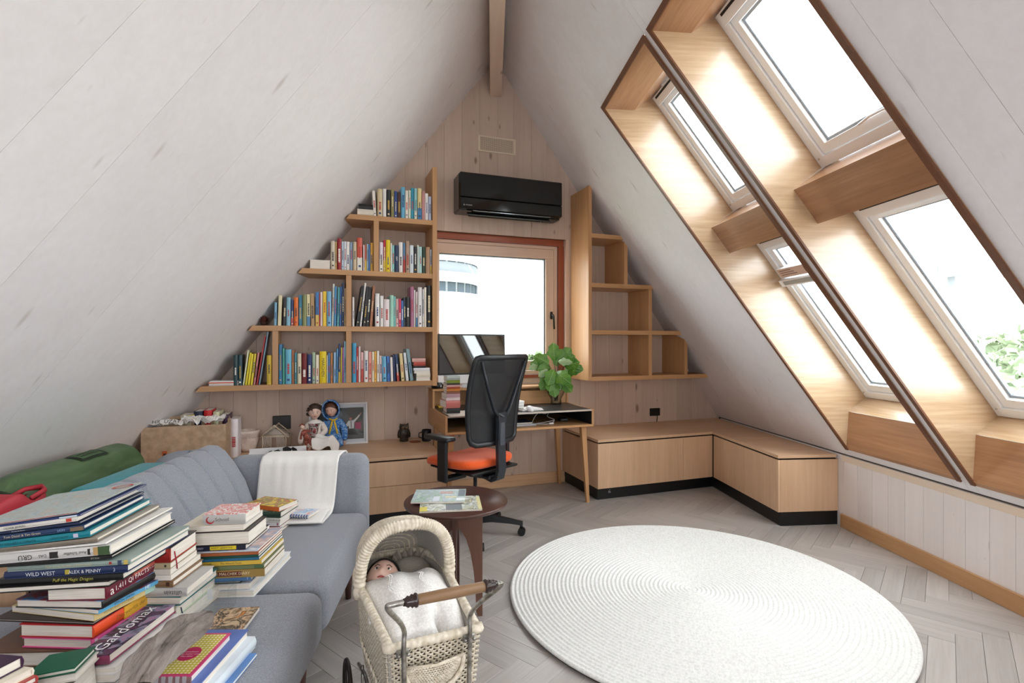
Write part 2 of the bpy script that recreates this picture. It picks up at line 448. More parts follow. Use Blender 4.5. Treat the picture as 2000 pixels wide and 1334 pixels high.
# ================================================================== ROOF WINDOWS
FRAMEW = plain('eef0f2', .35); SASHW = plain('f2f4f6', .3); ALU = plain('9aa0a6', .35, .6)
EDGEW = wood('dark_oak_edge', '5a3826', '75492f', 'x', .4, 1.3, tone=0)  # shade on the linings' room-side edges, put into a darker oak
def prismR(poly, y0, y1): return MB().prism(poly, y0, y1, lambda a, b, d: slopeR(a, d, b))
def sbox(mb, x0, x1, y0, y1, n0, n1, mat=0, c=0): return mb.prism([(x0, n0), (x1, n0), (x1, n1), (x0, n1)], y0, y1, lambda a, b, d: slopeR(a, d, b), mat)
for k, (ya, yb) in enumerate(OPEN):
    tr = struct('trim_%d' % (k+2), M_R)
    lt = .02; pr = -.010
    prof = [(XT-.012, pr), (XT, pr), (.745, .158), (.745, .40), (2.21, .40), (2.21, .150), (XB, pr), (XB+.006, pr)]
    # side linings: plates 2 cm thick whose edges stand proud of the slope
    side = [(XT-.012, pr), (.733, .158), (.733, .41), (2.222, .41), (2.222, .152), (XB+.012, pr)]
    recalc(prismR(side, yb-.0, yb+lt).build('lining_board', LINER['x'], tr))
    recalc(prismR(side, ya-lt, ya).build('lining_board', LINER['x'], tr))
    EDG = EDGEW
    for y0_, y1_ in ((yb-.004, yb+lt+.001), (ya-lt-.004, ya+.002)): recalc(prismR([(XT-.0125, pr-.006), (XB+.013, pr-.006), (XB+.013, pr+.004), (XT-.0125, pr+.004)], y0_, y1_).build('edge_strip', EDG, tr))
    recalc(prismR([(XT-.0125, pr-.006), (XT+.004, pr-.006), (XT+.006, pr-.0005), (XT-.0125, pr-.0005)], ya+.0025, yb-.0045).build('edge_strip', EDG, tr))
    # head: horizontal soffit and the board behind it
    recalc(prismR([(XT-.012, pr), (XT+.003, pr), (.743, .155), (.743, .172), (.731, .172)], ya, yb).build('head_board', REVEAL['y'], tr))
    recalc(prismR([(.731, .1725), (.743, .1725), (.743, .41), (.731, .41)], ya, yb).build('head_board', REVEAL['y'], tr))
    # sill: upright fascia and sloping ledge
    recalc(prismR([(2.212, .150), (2.224, .160), (XB+.014, pr), (XB, pr)], ya, yb).build('sill_fascia', REVEAL['y'], tr))
    recalc(prismR([(2.2105, .1505), (2.222, .162), (2.222, .41), (2.2105, .41)], ya, yb).build('sill_board', LINER['y'], tr))
    recalc(prismR([(1.297, .116), (1.421, .116), (1.437, .40), (1.297, .40)], ya, yb).build('crossbar', REVEAL['y'], tr))
    MBp = lambda: MB()
    for half, (x0, x1) in enumerate(((.746, 1.294), (1.44, 2.208))):
        wn_ = struct('window_%d' % (2 + k*2 + half), M_R)
        fw = .030                                   # in footprint x (true width / cos pitch)
        fy = .050
        n0, n1 = .305, .375
        fr = MB()
        sbox(fr, x0, x0+fw, ya+.001, yb-.001, n0, n1); sbox(fr, x1-fw, x1, ya+.001, yb-.001, n0, n1)
        sbox(fr, x0+fw, x1-fw, ya+.001, ya+fy, n0, n1); sbox(fr, x0+fw, x1-fw, yb-fy, yb-.001, n0, n1)
        recalc(fr.build('frame', FRAMEW, wn_))
        a0, a1, b0, b1 = x0+fw+.002, x1-fw-.002, ya+fy+.003, yb-fy-.003
        sw, sy = .024, .042
        tilt = 0; open_ = (k == 0 and half == 1)
        ctr = Vector(slopeR((a0+a1)/2, 0, .345))
        def place(o, tilt=tilt, ctr=ctr):
            if tilt:
                M = Matrix.Translation(ctr) @ Matrix.Rotation(tilt, 4, 'Y') @ Matrix.Translation(-ctr)
                o.data.transform(M)
            return o
        n0, n1 = .318, .368
        sa = MB()
        sbox(sa, a0, a0+sw*1.2, b0, b1, n0, n1); sbox(sa, a1-sw*1.2, a1, b0, b1, n0, n1)
        sbox(sa, a0+sw*1.2, a1-sw*1.2, b0, b0+sy, n0, n1); sbox(sa, a0+sw*1.2, a1-sw*1.2, b1-sy, b1, n0, n1)
        place(recalc(sa.build('sash', SASHW, wn_)))
        be = MB()
        c0, c1, d0, d1 = a0+sw*1.2, a1-sw*1.2, b0+sy, b1-sy
        sbox(be, c0, c0+.008, d0, d1, .34, .356); sbox(be, c1-.008, c1, d0, d1, .34, .356)
        sbox(be, c0+.008, c1-.008, d0, d0+.014, .34, .356); sbox(be, c0+.008, c1-.008, d1-.014, d1, .34, .356)
        place(recalc(be.build('glazing_bead', ALU, wn_)))
        place(recalc(sbox(MB(), c0-.004, c1+.004, d0-.004, d1+.004, .357, .362).build('pane', GLASS, wn_)))
        hd = MB()
        sbox(hd, x0+.002, x0+fw+.012, ya+.03, yb-.03, .292, .3045)
        recalc(hd.build('blind_cassette', FRAMEW, wn_))
        sl = MB(); sbox(sl, x0+.008, x0+.016, ya+.06, yb-.06, .2895, .2915); recalc(sl.build('vent_slot', DARKGAP, wn_))
        fx = MB()
        for yy in (ya+.022, yb-.022):
            p = slopeR(x1-.028, yy, .3035); fx.ball(p, .006, 8, 6)
        fx.build('screw_cap', plain('bdb9b5', .4), wn_)
        hb = MB(); ym = (ya+yb)/2 - .02
        hx = a1-sw*.6
        hb.tube([slopeR(hx, ym-.10, .317), slopeR(hx, ym-.10, .300), slopeR(hx-.020, ym-.075, .285), slopeR(hx-.022, ym+.0, .283), slopeR(hx-.016, ym+.075, .285)], [.006, .007, .008, .008, .006], 8, flat=.7)
        place(hb.build('handle', SASHW, wn_))
        if open_:     # vent rail with its sticker across the rear lower window
            sbox_ = lambda nm, m, *q: recalc(sbox(MB(), *q).build(nm, m, wn_))
            sbox_('vent_rail', SASHW, 1.578, 1.618, yb-.30, yb-.045, .285, .372)
            sbox_('vent_rail', SASHW, 1.578, 1.618, ya+.045, yb-.301, .285, .372)
            sbox_('label_sticker', plain('d9b9a8', .6), 1.580, 1.616, yb-.40, yb-.05, .2835, .2849)
            for q in range(3): sbox_('label_print', plain('7d6a62', .6), 1.586+.009*q, 1.589+.009*q, yb-.19-.02*q, yb-.07, .2828, .2834)
            sbox_('label_symbol', plain('4a4340', .6), 1.587, 1.608, yb-.345, yb-.315, .2828, .2834)
            recalc(MB().prism([(1.622, .262), (1.650, .262), (1.656, .30), (1.622, .30)], ya+.06, yb-.03, lambda a, b, d: slopeR(a, d, b)).build('vent_flap', FRAMEW, wn_))
            sbox_('flap_slot', ALU, 1.627, 1.644, ya+.08, yb-.07, .2605, .2615)

# ================================================================== GABLE WINDOW (M_B frame)
w1 = struct('window_1', M_B)
PINE = {a: wood('window_pine_'+a, 'cdb09a', 'e0c8b4', a, .4, 1.0, tone=.02) for a in 'xz'}
wv = .11
cas = struct('trim_20', M_B)     # red cedar casing round the window
MB().box(WU0, WU1, GV+.002, wv+.06, 2.253, 2.28).build('head_casing_backing', PINE['x'], cas)
MB().box(-.60, .70, wv-.03, wv+.06, 2.197, 2.2525, c=.002).build('head_casing', REDWOOD, cas)
MB().box(.652, .705, wv-.03, wv+.06, .94, 2.1965, c=.002).build('jamb_casing', REDWOODZ, cas)
MB().box(.7055, .735, GV+.002, wv+.06, .906, 2.2525).build('jamb_board', PINE['z'], cas)
MB().box(-.60, .651, wv-.03, wv+.06, .965, .992, c=.002).build('sill_casing', REDWOOD, cas)
MB().box(-.60, .70, wv-.015, wv+.06, .905, .9645, c=.002).build('sill_board', PINE['x'], cas)
fr = MB()
f0, f1, g0, g1 = -.60, .650, .994, 2.195
fr.box(f0, f1, wv, wv+.06, g1-.028, g1, 0, None, .002).box(f0, f1, wv, wv+.06, g0, g0+.035, 0, None, .002)
fr.box(f1-.036, f1, wv, wv+.06, g0+.035, g1-.028, 1, None, .002).box(f0, f0+.036, wv, wv+.06, g0+.035, g1-.028, 1, None, .002)
fr.build('frame', [PINE['x'], PINE['z']], w1)
sh = MB()
s0, s1, t0, t1 = f0+.038, f1-.039, g0+.038, g1-.032
sh.box(s0, s1, wv-.006, wv+.05, t1-.088, t1, 0, None, .003).box(s0, s1, wv-.006, wv+.05, t0, t0+.09, 0, None, .003)
sh.box(s1-.082, s1, wv-.006, wv+.05, t0+.09, t1-.088, 1, None, .003).box(s0, s0+.082, wv-.006, wv+.05, t0+.09, t1-.088, 1, None, .003)
sh.build('sash', [PINE['x'], PINE['z']], w1)
gk = MB()
gk.box(s1-.094, s1-.0822, wv+.012, wv+.05, t0+.09, t1-.088).box(s0+.082, s1-.094, wv+.012, wv+.05, t1-.098, t1-.0882)
gk.build('gasket', plain('6d7379', .5), w1)
MB().box(s0+.08, s1-.08, wv+.024, wv+.03, t0+.088, t1-.086).build('pane', GLASS, w1)
h = MB(); hu, hz = .585, 1.545
h.box(hu-.013, hu+.013, wv-.014, wv-.0065, hz-.035, hz+.035, c=.006)
h.tube([(hu, wv-.012, hz), (hu, wv-.05, hz)], .009, 10)
h.tube([(hu-.004, wv-.05, hz+.004), (hu+.004, wv-.052, hz-.01), (hu+.010, wv-.05, hz-.13)], [.009, .0085, .008], 8)
h.build('handle', BLACK, w1)
# portals: guide the sky light through the openings, the added rear one included
def portal(M, sx, sy):
    l = bpy.data.lights.new('sky_portal', 'AREA'); l.shape = 'RECTANGLE'; l.size = sx; l.size_y = sy
    l.cycles.is_portal = True
    o = bpy.data.objects.new('sky_portal', l); COL.objects.link(o); o.matrix_world = M
def rbasis(origin, zdir, xdir):
    z = Vector(zdir).normalized(); x = (Vector(xdir) - z*Vector(xdir).dot(z)).normalized(); y = z.cross(x)
    return Matrix(((x.x, y.x, z.x, origin[0]), (x.y, y.y, z.y, origin[1]), (x.z, y.z, z.z, origin[2]), (0, 0, 0, 1)))
for ya, yb in OPEN:
    for x0, x1 in ((.746, 1.294), (1.44, 2.208)):
        # an area light shines along its -z: z points outward
        portal(M_R @ rbasis(slopeR((x0+x1)/2, (ya+yb)/2, .42), (sR, 0, cR), (0, 1, 0)), (yb-ya), (x1-x0)*kR)
portal(M_B @ rbasis((.03, wv+.09, 1.59), (0, 1, 0), (1, 0, 0)), 1.3, 1.25)
portal(M_R @ rbasis((0, REAR-.2, 1.5), (0, -1, 0), (1, 0, 0)), 1.3, 1.2)
# ================================================================== BUILT-IN JOINERY
D1 = .28
def shelf_poly(mb, u0, u1, z0, z1, v0, v1, left=True, mat=0):
    """a shelf whose free end is cut to the slope of the roof"""
    s = TPL*cosk if left else -TPR*cosk
    if left: poly = [(u0, z0), (u1, z0), (u1, z1), (u0+(z1-z0)/s, z1)]
    else: poly = [(u0, z0), (u1, z0), (u1+(z1-z0)/s, z1), (u0, z1)]
    return recalc_mb(mb.prism(poly, v0, v1, gfn, mat))
def recalc_mb(mb): return mb
bc = thing('bookcase', 'stepped oak bookcase under the left slope, filled with books', 'bookcase', M_B)
SH = [(-2.256, .953, .990), (-1.932, 1.376, 1.414), (-1.605, 1.799, 1.837), (-1.272, 2.222, 2.260)]
for u0, z0, z1 in SH:
    recalc(shelf_poly(MB(), u0, -.6195, z0, z1, -D1, GV).build('shelf', OAK['x'], bc))
MB().box(-.619, -.582, -D1-.002, GV-.001, .948, 2.684, c=.0015).build('side_panel', OAK['z'], bc)
for u, z0, z1 in ((-1.757, .9905, 1.3755), (-1.252, .9905, 1.3755), (-1.252, 1.4145, 1.7985), (-1.051, 1.8375, 2.2215)):
    MB().box(u-.0195, u+.0195, -D1+.002, GV-.001, z0, z1, c=.001).build('upright', OAK['z'], bc)

s_ = 320/970.; Q4 = lambda x, y: (1100+x*s_, 340+y*s_)
D2 = .318
rc = thing('open_cabinet', 'empty stepped oak cabinet under the right slope beside the window', 'cabinet', M_B)
MB().box(.750, .7835, -D2-.002, .10, .955, 2.665, c=.0015).build('side_panel', OAK['z'], rc)
def rz4(x, y): p = onB(*Q4(x, y), -D2); return p
zz = [rz4(200, y).z for y in (353, 398, 645, 690, 925, 952, 1200, 1232)]
us_r = {1: rz4(372, 390).x, 2: rz4(560, 682).x, 3: rz4(735, 950).x+.028, 4: rz4(903, 1212).x}
RS = [(zz[1]-.002, zz[0], us_r[1]), (zz[3], zz[2], us_r[2]), (zz[5]-.006, zz[4], us_r[3]), (zz[7], zz[6], us_r[4])]
RS = [(z1-.037, z1, u) for z0, z1, u in RS]
for z0, z1, u in RS:
    recalc(shelf_poly(MB(), .784, u, z0, z1, -D2, GV-.001, left=False).build('shelf', OAK['x'], rc))
for x, a, b in ((372, 1, 0), (517, 2, 1), (517, 3, 2), (728, 3, 2)):
    u = rz4(x, 500).x
    MB().box(u-.018, u+.018, -D2+.002, GV-.001, RS[a][1]+.0005, RS[b][0]-.0005, c=.001).build('upright', OAK['z'], rc)

# low L-shaped storage bench, right
def L_bench(nm, label, BT, left=False):
    t = thing(nm, label, 'bench', Matrix.Identity(4)); return t
bn = thing('storage_bench', 'low L-shaped pale oak storage bench in the right-hand corner', 'bench', Matrix.Identity(4))
def toW(M, x, y): p = M @ Vector((x, y, 0)); return (p.x, p.y)
def isect(M1, p1, d1, M2, p2, d2):
    a = Vector(toW(M1, *p1)); da = (M1.to_3x3() @ Vector((d1[0], d1[1], 0))).xy
    b = Vector(toW(M2, *p2)); db = (M2.to_3x3() @ Vector((d2[0], d2[1], 0))).xy
    t = (b-a).cross(db)/da.cross(db); r = a+da*t; return (r.x, r.y)
def bench_ring(uo, vf, xf, ye, xb=KR-.002, vb=GV-.001):
    return [toW(M_B, uo, vb), toW(M_B, uo, vf), isect(M_B, (0, vf), (1, 0), M_R, (xf, 0), (0, 1)), toW(M_R, xf, ye), toW(M_R, xb, ye),
            isect(M_B, (0, vb), (1, 0), M_R, (xb, 0), (0, 1))]
def slab(ring, z0, z1, mat, name, par):
    mb = MB(); mb.prism(ring, z0, z1, lambda a, b, d: (a, b, d)); return recalc(mb.build(name, mat, par))
XF, VF, YE, BT = 1.919, -.640, -1.125, .50
slab(bench_ring(.664, VF, XF, YE, KR+.006-.02), BT-.022, BT, CAB['x'], 'bench_top', bn)
slab(bench_ring(.682, VF+.012, XF+.012, YE+.012), .098, BT-.034, DARKGAP, 'carcass', bn)
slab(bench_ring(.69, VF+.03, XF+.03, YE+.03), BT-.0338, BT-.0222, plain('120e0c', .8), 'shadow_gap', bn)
slab(bench_ring(.683, -.596, XF+.022, YE-.012+.02), .0005, .0978, plain('0c0d10', .4), 'plinth', bn)
ci = isect(M_B, (0, VF), (1, 0), M_R, (XF, 0), (0, 1)); cB = M_B.inverted() @ Vector((*ci, 0)); cR = M_R.inverted() @ Vector((*ci, 0))
def panB(u0, u1, nm, v=VF): MB().box(u0, u1, v, v+.0118, .1, BT-.034, c=.001).build(nm, CAB['z'], bn, M_B)
panB(.664, 1.497, 'door'); panB(1.500, cB.x-.002, 'filler_panel')
MB().box(.664, .6815, VF+.0121, GV-.002, .1, BT-.034, c=.001).build('end_panel', CAB['z'], bn, M_B)
MB().box(XF, XF+.0118, YE+.020, cR.y-.016, .1, BT-.034, c=.001).build('door', CAB['z'], bn, M_R)
MB().box(XF, XF+.018, YE, YE+.0195, .1, BT-.034, c=.001).build('corner_post', CAB['z'], bn, M_R)
MB().box(XF+.0186, KR-.002, YE, YE+.0118, .1, BT-.034, c=.001).build('end_panel', CAB['z'], bn, M_R)
sm = MB(); 
for q in range(7): sm.ball((.80+random.uniform(-.012, .012), -.5965, .062+random.uniform(-.014, .014)), (.005, .001, .004), 6, 4)
sm.build('paint_scuff', plain('9aa0a8', .6), bn, M_B)

# low console, left, returning along the left eaves behind the sofa
cn = thing('console_cabinet', 'low pale oak drawer console along the gable wall on the left', 'console', Matrix.Identity(4))
def cons_ring(ue, vf, xf, ye, xb=KL+.002, vb=GV-.001):
    return [toW(M_B, ue, vb), toW(M_B, ue, vf), isect(M_B, (0, vf), (1, 0), M_R, (xf, 0), (0, 1)), toW(M_R, xf, ye), toW(M_R, xb, ye),
            isect(M_B, (0, vb), (1, 0), M_R, (xb, 0), (0, 1))]
CX_, CYE = -1.80, -2.62
slab(cons_ring(-.628, -.655, CX_, CYE), .468, .49, CAB['x'], 'top', cn)
slab(cons_ring(-.64, -.635, CX_-.02, CYE+.02), .098, .456, DARKGAP, 'carcass', cn)
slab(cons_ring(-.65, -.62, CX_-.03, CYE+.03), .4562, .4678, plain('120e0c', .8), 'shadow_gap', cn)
slab(cons_ring(-.65, -.60, CX_-.06, CYE+.04), .0005, .0978, plain('0c0d10', .4), 'plinth', cn)
cc = M_B.inverted() @ Vector((*isect(M_B, (0, -.655), (1, 0), M_R, (CX_, 0), (0, 1)), 0))
for a, b in ((cc.x+.02, -1.243), (-1.24, -.629)):
    MB().box(a, b, -.655, -.6352, .288, .456, c=.001).build('drawer_front', CAB['z'], cn, M_B)
    MB().box(a, b, -.655, -.6352, .1, .285, c=.001).build('drawer_front', CAB['z'], cn, M_B)
MB().box(KL+.004, CX_-.0125, CYE, CYE+.012, .1, .456, c=.001).build('end_panel', CAB['z'], cn, M_R)
MB().box(CX_-.012, CX_-.0005, CYE+.02, -1.35, .1, .456, c=.001).build('door', CAB['z'], cn, M_R)
MB().box(-.6398, -.628, -.6345, GV-.002, .1, .456, c=.001).build('end_panel', CAB['z'], cn, M_B)

# ================================================================== AIR CONDITIONER, VENT, SOCKETS
ac = thing('air_conditioner', 'glossy black wall air conditioner above the window', 'air conditioner', M_B @ T(.093, GV, 2.55))
ACB = plain('050505', .12); ACM = plain('0a0a0b', .35)
A0, A1 = -.468, .468
MB().box(A0, A1, -.205, -.001, -.155, .157, c=.012).build('body', ACB, ac)
MB().box(A0+.004, A1-.004, -.222, -.2055, -.05, .155, c=.006).build('front_panel', ACB, ac)
MB().box(A0+.004, A1-.004, -.222, -.2055, -.150, -.052, c=.006).build('front_panel', ACB, ac)
fb = MB(); fb.box(-.375, .375, -.03, .03, -.005, .005, c=.004)
fb.build('louvre', ACM, ac, T(-.02, -.185, -.178) @ Matrix.Rotation(R_(28), 4, 'X'))
MB().box(-.36, .345, -.2375, -.2345, -.1665, -.1635).build('louvre_trim', plain('c9cdd0', .2, .9), ac)
MB().box(.33, .455, -.19, -.05, -.172, -.1552, c=.006).build('sensor_housing', ACM, ac)
MB().box(-.34, .33, -.19, -.03, -.165, -.1552).build('outlet', plain('020202', .6), ac)
TEXTS = []
def lettering(txt, size, name, mat, parent, M, ext=0.0, align='CENTER', shear=0.0, sx=1.0):
    cu = bpy.data.curves.new(name, 'FONT'); cu.body = txt; cu.size = size; cu.align_x = align; cu.align_y = 'CENTER'
    cu.extrude = ext; cu.shear = shear; cu.resolution_u = 2
    o = bpy.data.objects.new(name, cu); COL.objects.link(o); cu.materials.append(mat)
    if parent is not None: o.parent = parent
    o.matrix_local = M @ Matrix.Diagonal((sx, 1, 1, 1)); TEXTS.append(o); return o
FACE = Matrix.Rotation(R_(90), 4, 'X')           # text upright facing -y
lg = MB(); 
for q in range(3):
    a = R_(90+120*q); r = .0042; c = Vector((math.cos(a)*r, 0, math.sin(a)*r)); e = Vector((math.cos(a), 0, math.sin(a))); f = Vector((-e.z, 0, e.x))
    lg.add([c-e*.0042, c+f*.0026, c+e*.0042, c-f*.0026], [(0, 1, 2, 3)])
lg.build('emblem', plain('c8c8ca', .3), ac, T(-.43, -.2226, -.118))
lettering('MITSUBISHI', .011, 'lettering', plain('c8c8ca', .3), ac, T(-.388, -.2226, -.118) @ FACE)
vt = thing('air_vent', 'cream perforated air vent grille high on the gable wall', 'vent', M_B @ T(.02, GV, 3.044))
VC = plain('d9c9b4', .5); fr = MB()
fr.box(-.177, .177, -.012, -.0005, .058, .072, c=.002).box(-.177, .177, -.012, -.0005, -.072, -.058, c=.002)
fr.box(-.177, -.155, -.012, -.0005, -.0578, .0578, c=.002).box(.155, .177, -.012, -.0005, -.0578, .0578, c=.002); fr.build('frame', VC, vt)
MB().box(-.1545, .1545, -.004, -.0006, -.0575, .0575).build('duct', plain('1d1713', .8), vt)
gr = MB()
for i in range(32): x = -.154+.308*i/31; gr.box(x-.0022, x+.0022, -.008, -.0055, -.0575, .0575)
for j in range(13): z = -.057+.114*j/12; gr.box(-.1545, .1545, -.0085, -.0052, z-.0016, z+.0016)
o = gr.build('grille', VC, vt); o['kind'] = 'stuff'
sk = thing('wall_socket', 'black square wall socket above the storage bench', 'socket', M_B @ T(1.68, GV, .597))
MB().box(-.06, .06, -.011, -.0005, -.038, .038, c=.004).build('plate', plain('101010', .35), sk)
cb = MB(); cb.tube([(.01, -.012, -.02), (.012, -.03, -.035), (.012, -.022, -.096)], .004, 8); cb.build('plug_lead', BLACK, sk)
pk = thing('wall_plate', 'square black panel on the gable wall behind the woven house', 'panel', M_B @ T(0, GV, 0))
pa, pb = onB(260+.3*907, 750+.3*211, .0), onB(260+.3*1025, 750+.3*275, .0)
MB().box(pa.x, pb.x, -.02, -.0005, pb.z-.02, pa.z, c=.003).build('plate', plain('150f0d', .4), pk)

# ================================================================== DESK
DKM = M_B
dk = thing('writing_desk', 'oak desk with black top and open compartment under the window', 'desk', M_B)
DU0, DU1, DF, DB, DZ0, DZ1 = -.605, .607, -.675, -.03, .620, .760
th = .018
DKB = plain('2c2d30', .32)
MB().box(DU0, DU1, DF, DB, DZ0, DZ0+th, c=.002).build('bottom_board', OAK['x'], dk)
MB().box(DU0, DU0+th, DF, DB, DZ0+th+.0003, DZ1, c=.002).build('side_board', OAK['y'], dk)
MB().box(DU1-th, DU1, DF, DB, DZ0+th+.0003, DZ1, c=.002).build('side_board', OAK['y'], dk)
MB().box(DU0+th+.0003, DU1-th-.0003, DF+.004, DB, DZ1-.014, DZ1-.002).build('desktop', DKB, dk)
MB().box(DU0+th+.0003, DU1-th-.0003, DF+.001, DF+.0038, DZ1-.015, DZ1-.002).build('edge_strip', plain('bfb4a8', .4), dk)
MB().box(DU0+th+.0003, DU1-th-.0003, DB-.012, DB-.0005, DZ0+th+.0003, DZ1-.0145).build('back_board', plain('15161a', .6), dk)
MB().box(DU1-th-.004, DU1-th-.0004, DF+.004, DB-.013, DZ0+th+.0004, DZ1-.0145).build('liner', plain('15161a', .6), dk)
MB().box(-.20, -.188, DF+.006, DB-.013, DZ0+th+.0004, DZ1-.0145).build('divider', plain('15161a', .6), dk)
for (ut, vt_, uf, vf) in ((.545, -.60, .577, -.625), (.545, -.10, .60, -.045), (-.545, -.60, -.575, -.625), (-.545, -.10, -.575, -.06)):
    mb = MB(); a, b = .022, .012
    vs = [(ut-a, vt_-a, DZ0), (ut+a, vt_-a, DZ0), (ut+a, vt_+a, DZ0), (ut-a, vt_+a, DZ0), (uf-b, vf-b, .001), (uf+b, vf-b, .001), (uf+b, vf+b, .001), (uf-b, vf+b, .001)]
    mb.add(vs, [(0, 3, 2, 1), (4, 5, 6, 7), (0, 1, 5, 4), (1, 2, 6, 5), (2, 3, 7, 6), (3, 0, 4, 7)])
    recalc(mb.build('leg', OAK['z'], dk))
# raised shelf at the back of the desk
hs = thing('desk_shelf', 'raised oak shelf along the back of the desk below the window', 'shelf', M_B)
MB().box(DU0, DU1-.002, -.215, -.035, .897, .915, c=.002).build('shelf_board', OAK['x'], hs)
for u in (DU0, DU1-.020): MB().box(u, u+.018, -.215, -.035, DZ1+.0005, .8968, c=.002).build('upright', OAK['z'], hs)
MB().box(-.2, -.182, -.213, -.05, DZ1+.0005, .8968).build('upright', OAK['z'], hs)
MB().box(DU0+.019, DU1-.021, -.05, -.0385, DZ1+.0005, .8966).build('back_board', OAK['x'], hs)
MB().box(-.1815, DU1-.021, -.208, -.196, DZ1+.0005, .8766, c=.001).build('flap', OAK['x'], hs)

# ================================================================== MONITOR
mo = thing('desktop_computer', 'all-in-one computer with white chin on the desk shelf', 'computer', M_B @ T(-.27, -.13, .9155, R_(6.5)))
TILT = Matrix.Translation((0, 0, .2)) @ Matrix.Rotation(R_(-1), 4, 'X') @ Matrix.Translation((0, 0, -.2))
sp_ = MB()
MB().box(-.285, .325, -.012, .0, .108, .447, c=.004).build('bezel', plain('060607', .25), mo, TILT)
SCRM = plain('050608', .03); SCRM.node_tree.nodes['Principled BSDF'].inputs['IOR'].default_value = 2.0
MB().box(-.272, .312, -.0136, -.0123, .121, .434).build('screen', SCRM, mo, TILT)
MB().box(-.285, .325, -.012, .0, .034, .1075, c=.003).build('chin', plain('e4e5e6', .3), mo, TILT)
MB().box(-.283, .323, .0002, .022, .036, .445, c=.01).build('rear_shell', plain('c9cbce', .35, .4), mo, TILT)
st = MB(); st.box(-.08, .12, -.05, .10, .0, .006, c=.002).box(-.06, .10, .024, .03, .0062, .2, c=.002); st.build('stand', plain('c9cbce', .3, .5), mo)
# ================================================================== SOFT FURNITURE
def fabric(name, c1, c2, scale=260, rough=.9, bump=.35, sheen=.2):
    t = NT(name); v = t.coord((scale, scale, scale), src='Object')
    n = t.node('ShaderNodeTexNoise', Scale=1.0, Detail=3.0, Roughness=.7); t.link(v, n.inputs['Vector'])
    t.base(t.ramp(n.outputs['Fac'], [(.38, lin(c1)), (.62, lin(c2))]), rough); t.b.inputs['Sheen Weight'].default_value = sheen
    t.bump(n.outputs['Fac'], bump, .002); return t.mat
SOFA = fabric('grey_melange', '757983', '9da0a9', 420, bump=.45)
CLOTH = fabric('white_cotton', 'e3e0dc', 'f2f0ed', 420, bump=.2)
LINING = fabric('hood_lining', '9d978e', 'b5aea4', 300)
KNIT = fabric('white_knit', 'd9d6d2', 'efedea', 150, bump=.5)

def rsolid(poly, fn_y, ny, nm, mat, par, M=None, rnd=None):
    pass
so = thing('sofa', 'grey fabric sofa bed with channelled backrest, piled with books', 'sofa', M_R)
SZ = .42
def cushion(x0, x1, y0, y1, z0, z1, r=.045, n=5):
    """box with softly rounded edges"""
    mb = MB()
    def rb(u, v):
        a = 2*math.pi*u; b = math.pi*(v-.5)
        sg = lambda t, e: math.copysign(abs(t)**e, t)
        return ((x0+x1)/2+(x1-x0)/2*sg(math.cos(a), .18)*sg(math.cos(b), .22), (y0+y1)/2+(y1-y0)/2*sg(math.sin(a), .18)*sg(math.cos(b), .22), (z0+z1)/2+(z1-z0)/2*sg(math.sin(b), .35))
    return mb.grid(rb, 64, 25, cu=True)
def softbox(name, mat, par, x0, x1, y0, y1, z0, z1, r=.04, seg=4):
    bm = bmesh.new(); bmesh.ops.create_cube(bm, size=1)
    for v in bm.verts: v.co = Vector(((x0+x1)/2+v.co.x*(x1-x0), (y0+y1)/2+v.co.y*(y1-y0), (z0+z1)/2+v.co.z*(z1-z0)))
    bmesh.ops.bevel(bm, geom=bm.edges[:]+bm.verts[:], offset=r, segments=seg, profile=.5, affect='EDGES')
    me = bpy.data.meshes.new(name); bm.to_mesh(me); bm.free()
    for p in me.polygons: p.use_smooth = True
    me.materials.append(mat); o = bpy.data.objects.new(name, me); COL.objects.link(o); o.parent = par; return o
YS = [(-2.662, -1.825), (-3.86, -2.682)]
for y0, y1 in YS:
    softbox('seat_cushion', SOFA, so, -1.50, -.772, y0, y1, .225, SZ, .05)
    if y1 < -2:      # near half of the backrest lies folded flat
        softbox('backrest', SOFA, so, -1.97, -1.508, y0, y1, .265, .415, .05); continue
    prof = [(-1.315, .425), (-1.335, .47), (-1.375, .595), (-1.43, .69), (-1.478, .752), (-1.515, .778), (-1.555, .781), (-1.60, .76), (-1.635, .70), (-1.63, .60), (-1.58, .50), (-1.52, .425)]
    nch = 6 if y1 > -2 else 8; N = nch*14
    def bf(u, v, y0=y0, y1=y1):
        k = u*N; y = y0 + (y1-y0)*u; ph = (k % 14)/14
        dip = (.020*max(0, 1-min(ph, 1-ph)*14)+.006*max(0, 1-min(ph, 1-ph)*4)) if 1e-6 < u < 1-1e-6 else 0
        e = min(u, 1-u)*(y1-y0); rd = max(0, 1-e/.03); rd = 1-math.sqrt(max(0, 1-rd*rd))
        i = v*len(prof) % len(prof); a = prof[int(i)]; b = prof[(int(i)+1) % len(prof)]; f = i-int(i)
        x, z = a[0]+(b[0]-a[0])*f, a[1]+(b[1]-a[1])*f
        cx, cz = -1.50, .58; L = math.hypot(x-cx, z-cz); s = 1-(dip+rd*.03)/L
        if 0.70 <= v: s = 1-(rd*.03)/L
        return (cx+(x-cx)*s, y, cz+(z-cz)*s)
    mb = MB(); mb.grid(bf, N+1, 36, cv=True)
    n = len(mb.v); mb.f += [tuple(range(36))[::-1], tuple(range(n-36, n))]; mb.m += [0, 0]; mb.sm += [True, True]
    recalc(mb.build('backrest', SOFA, so))
softbox('armrest', SOFA, so, -1.50, -.787, -1.815, -1.665, .20, .70, .06, 5)
softbox('armrest', SOFA, so, -1.50, -.787, -4.02, -3.87, .20, .70, .06, 5)
MB().box(-1.46, -.84, -3.86, -1.83, .16, .2245, c=.004).build('frame', plain('1b1613', .6), so)
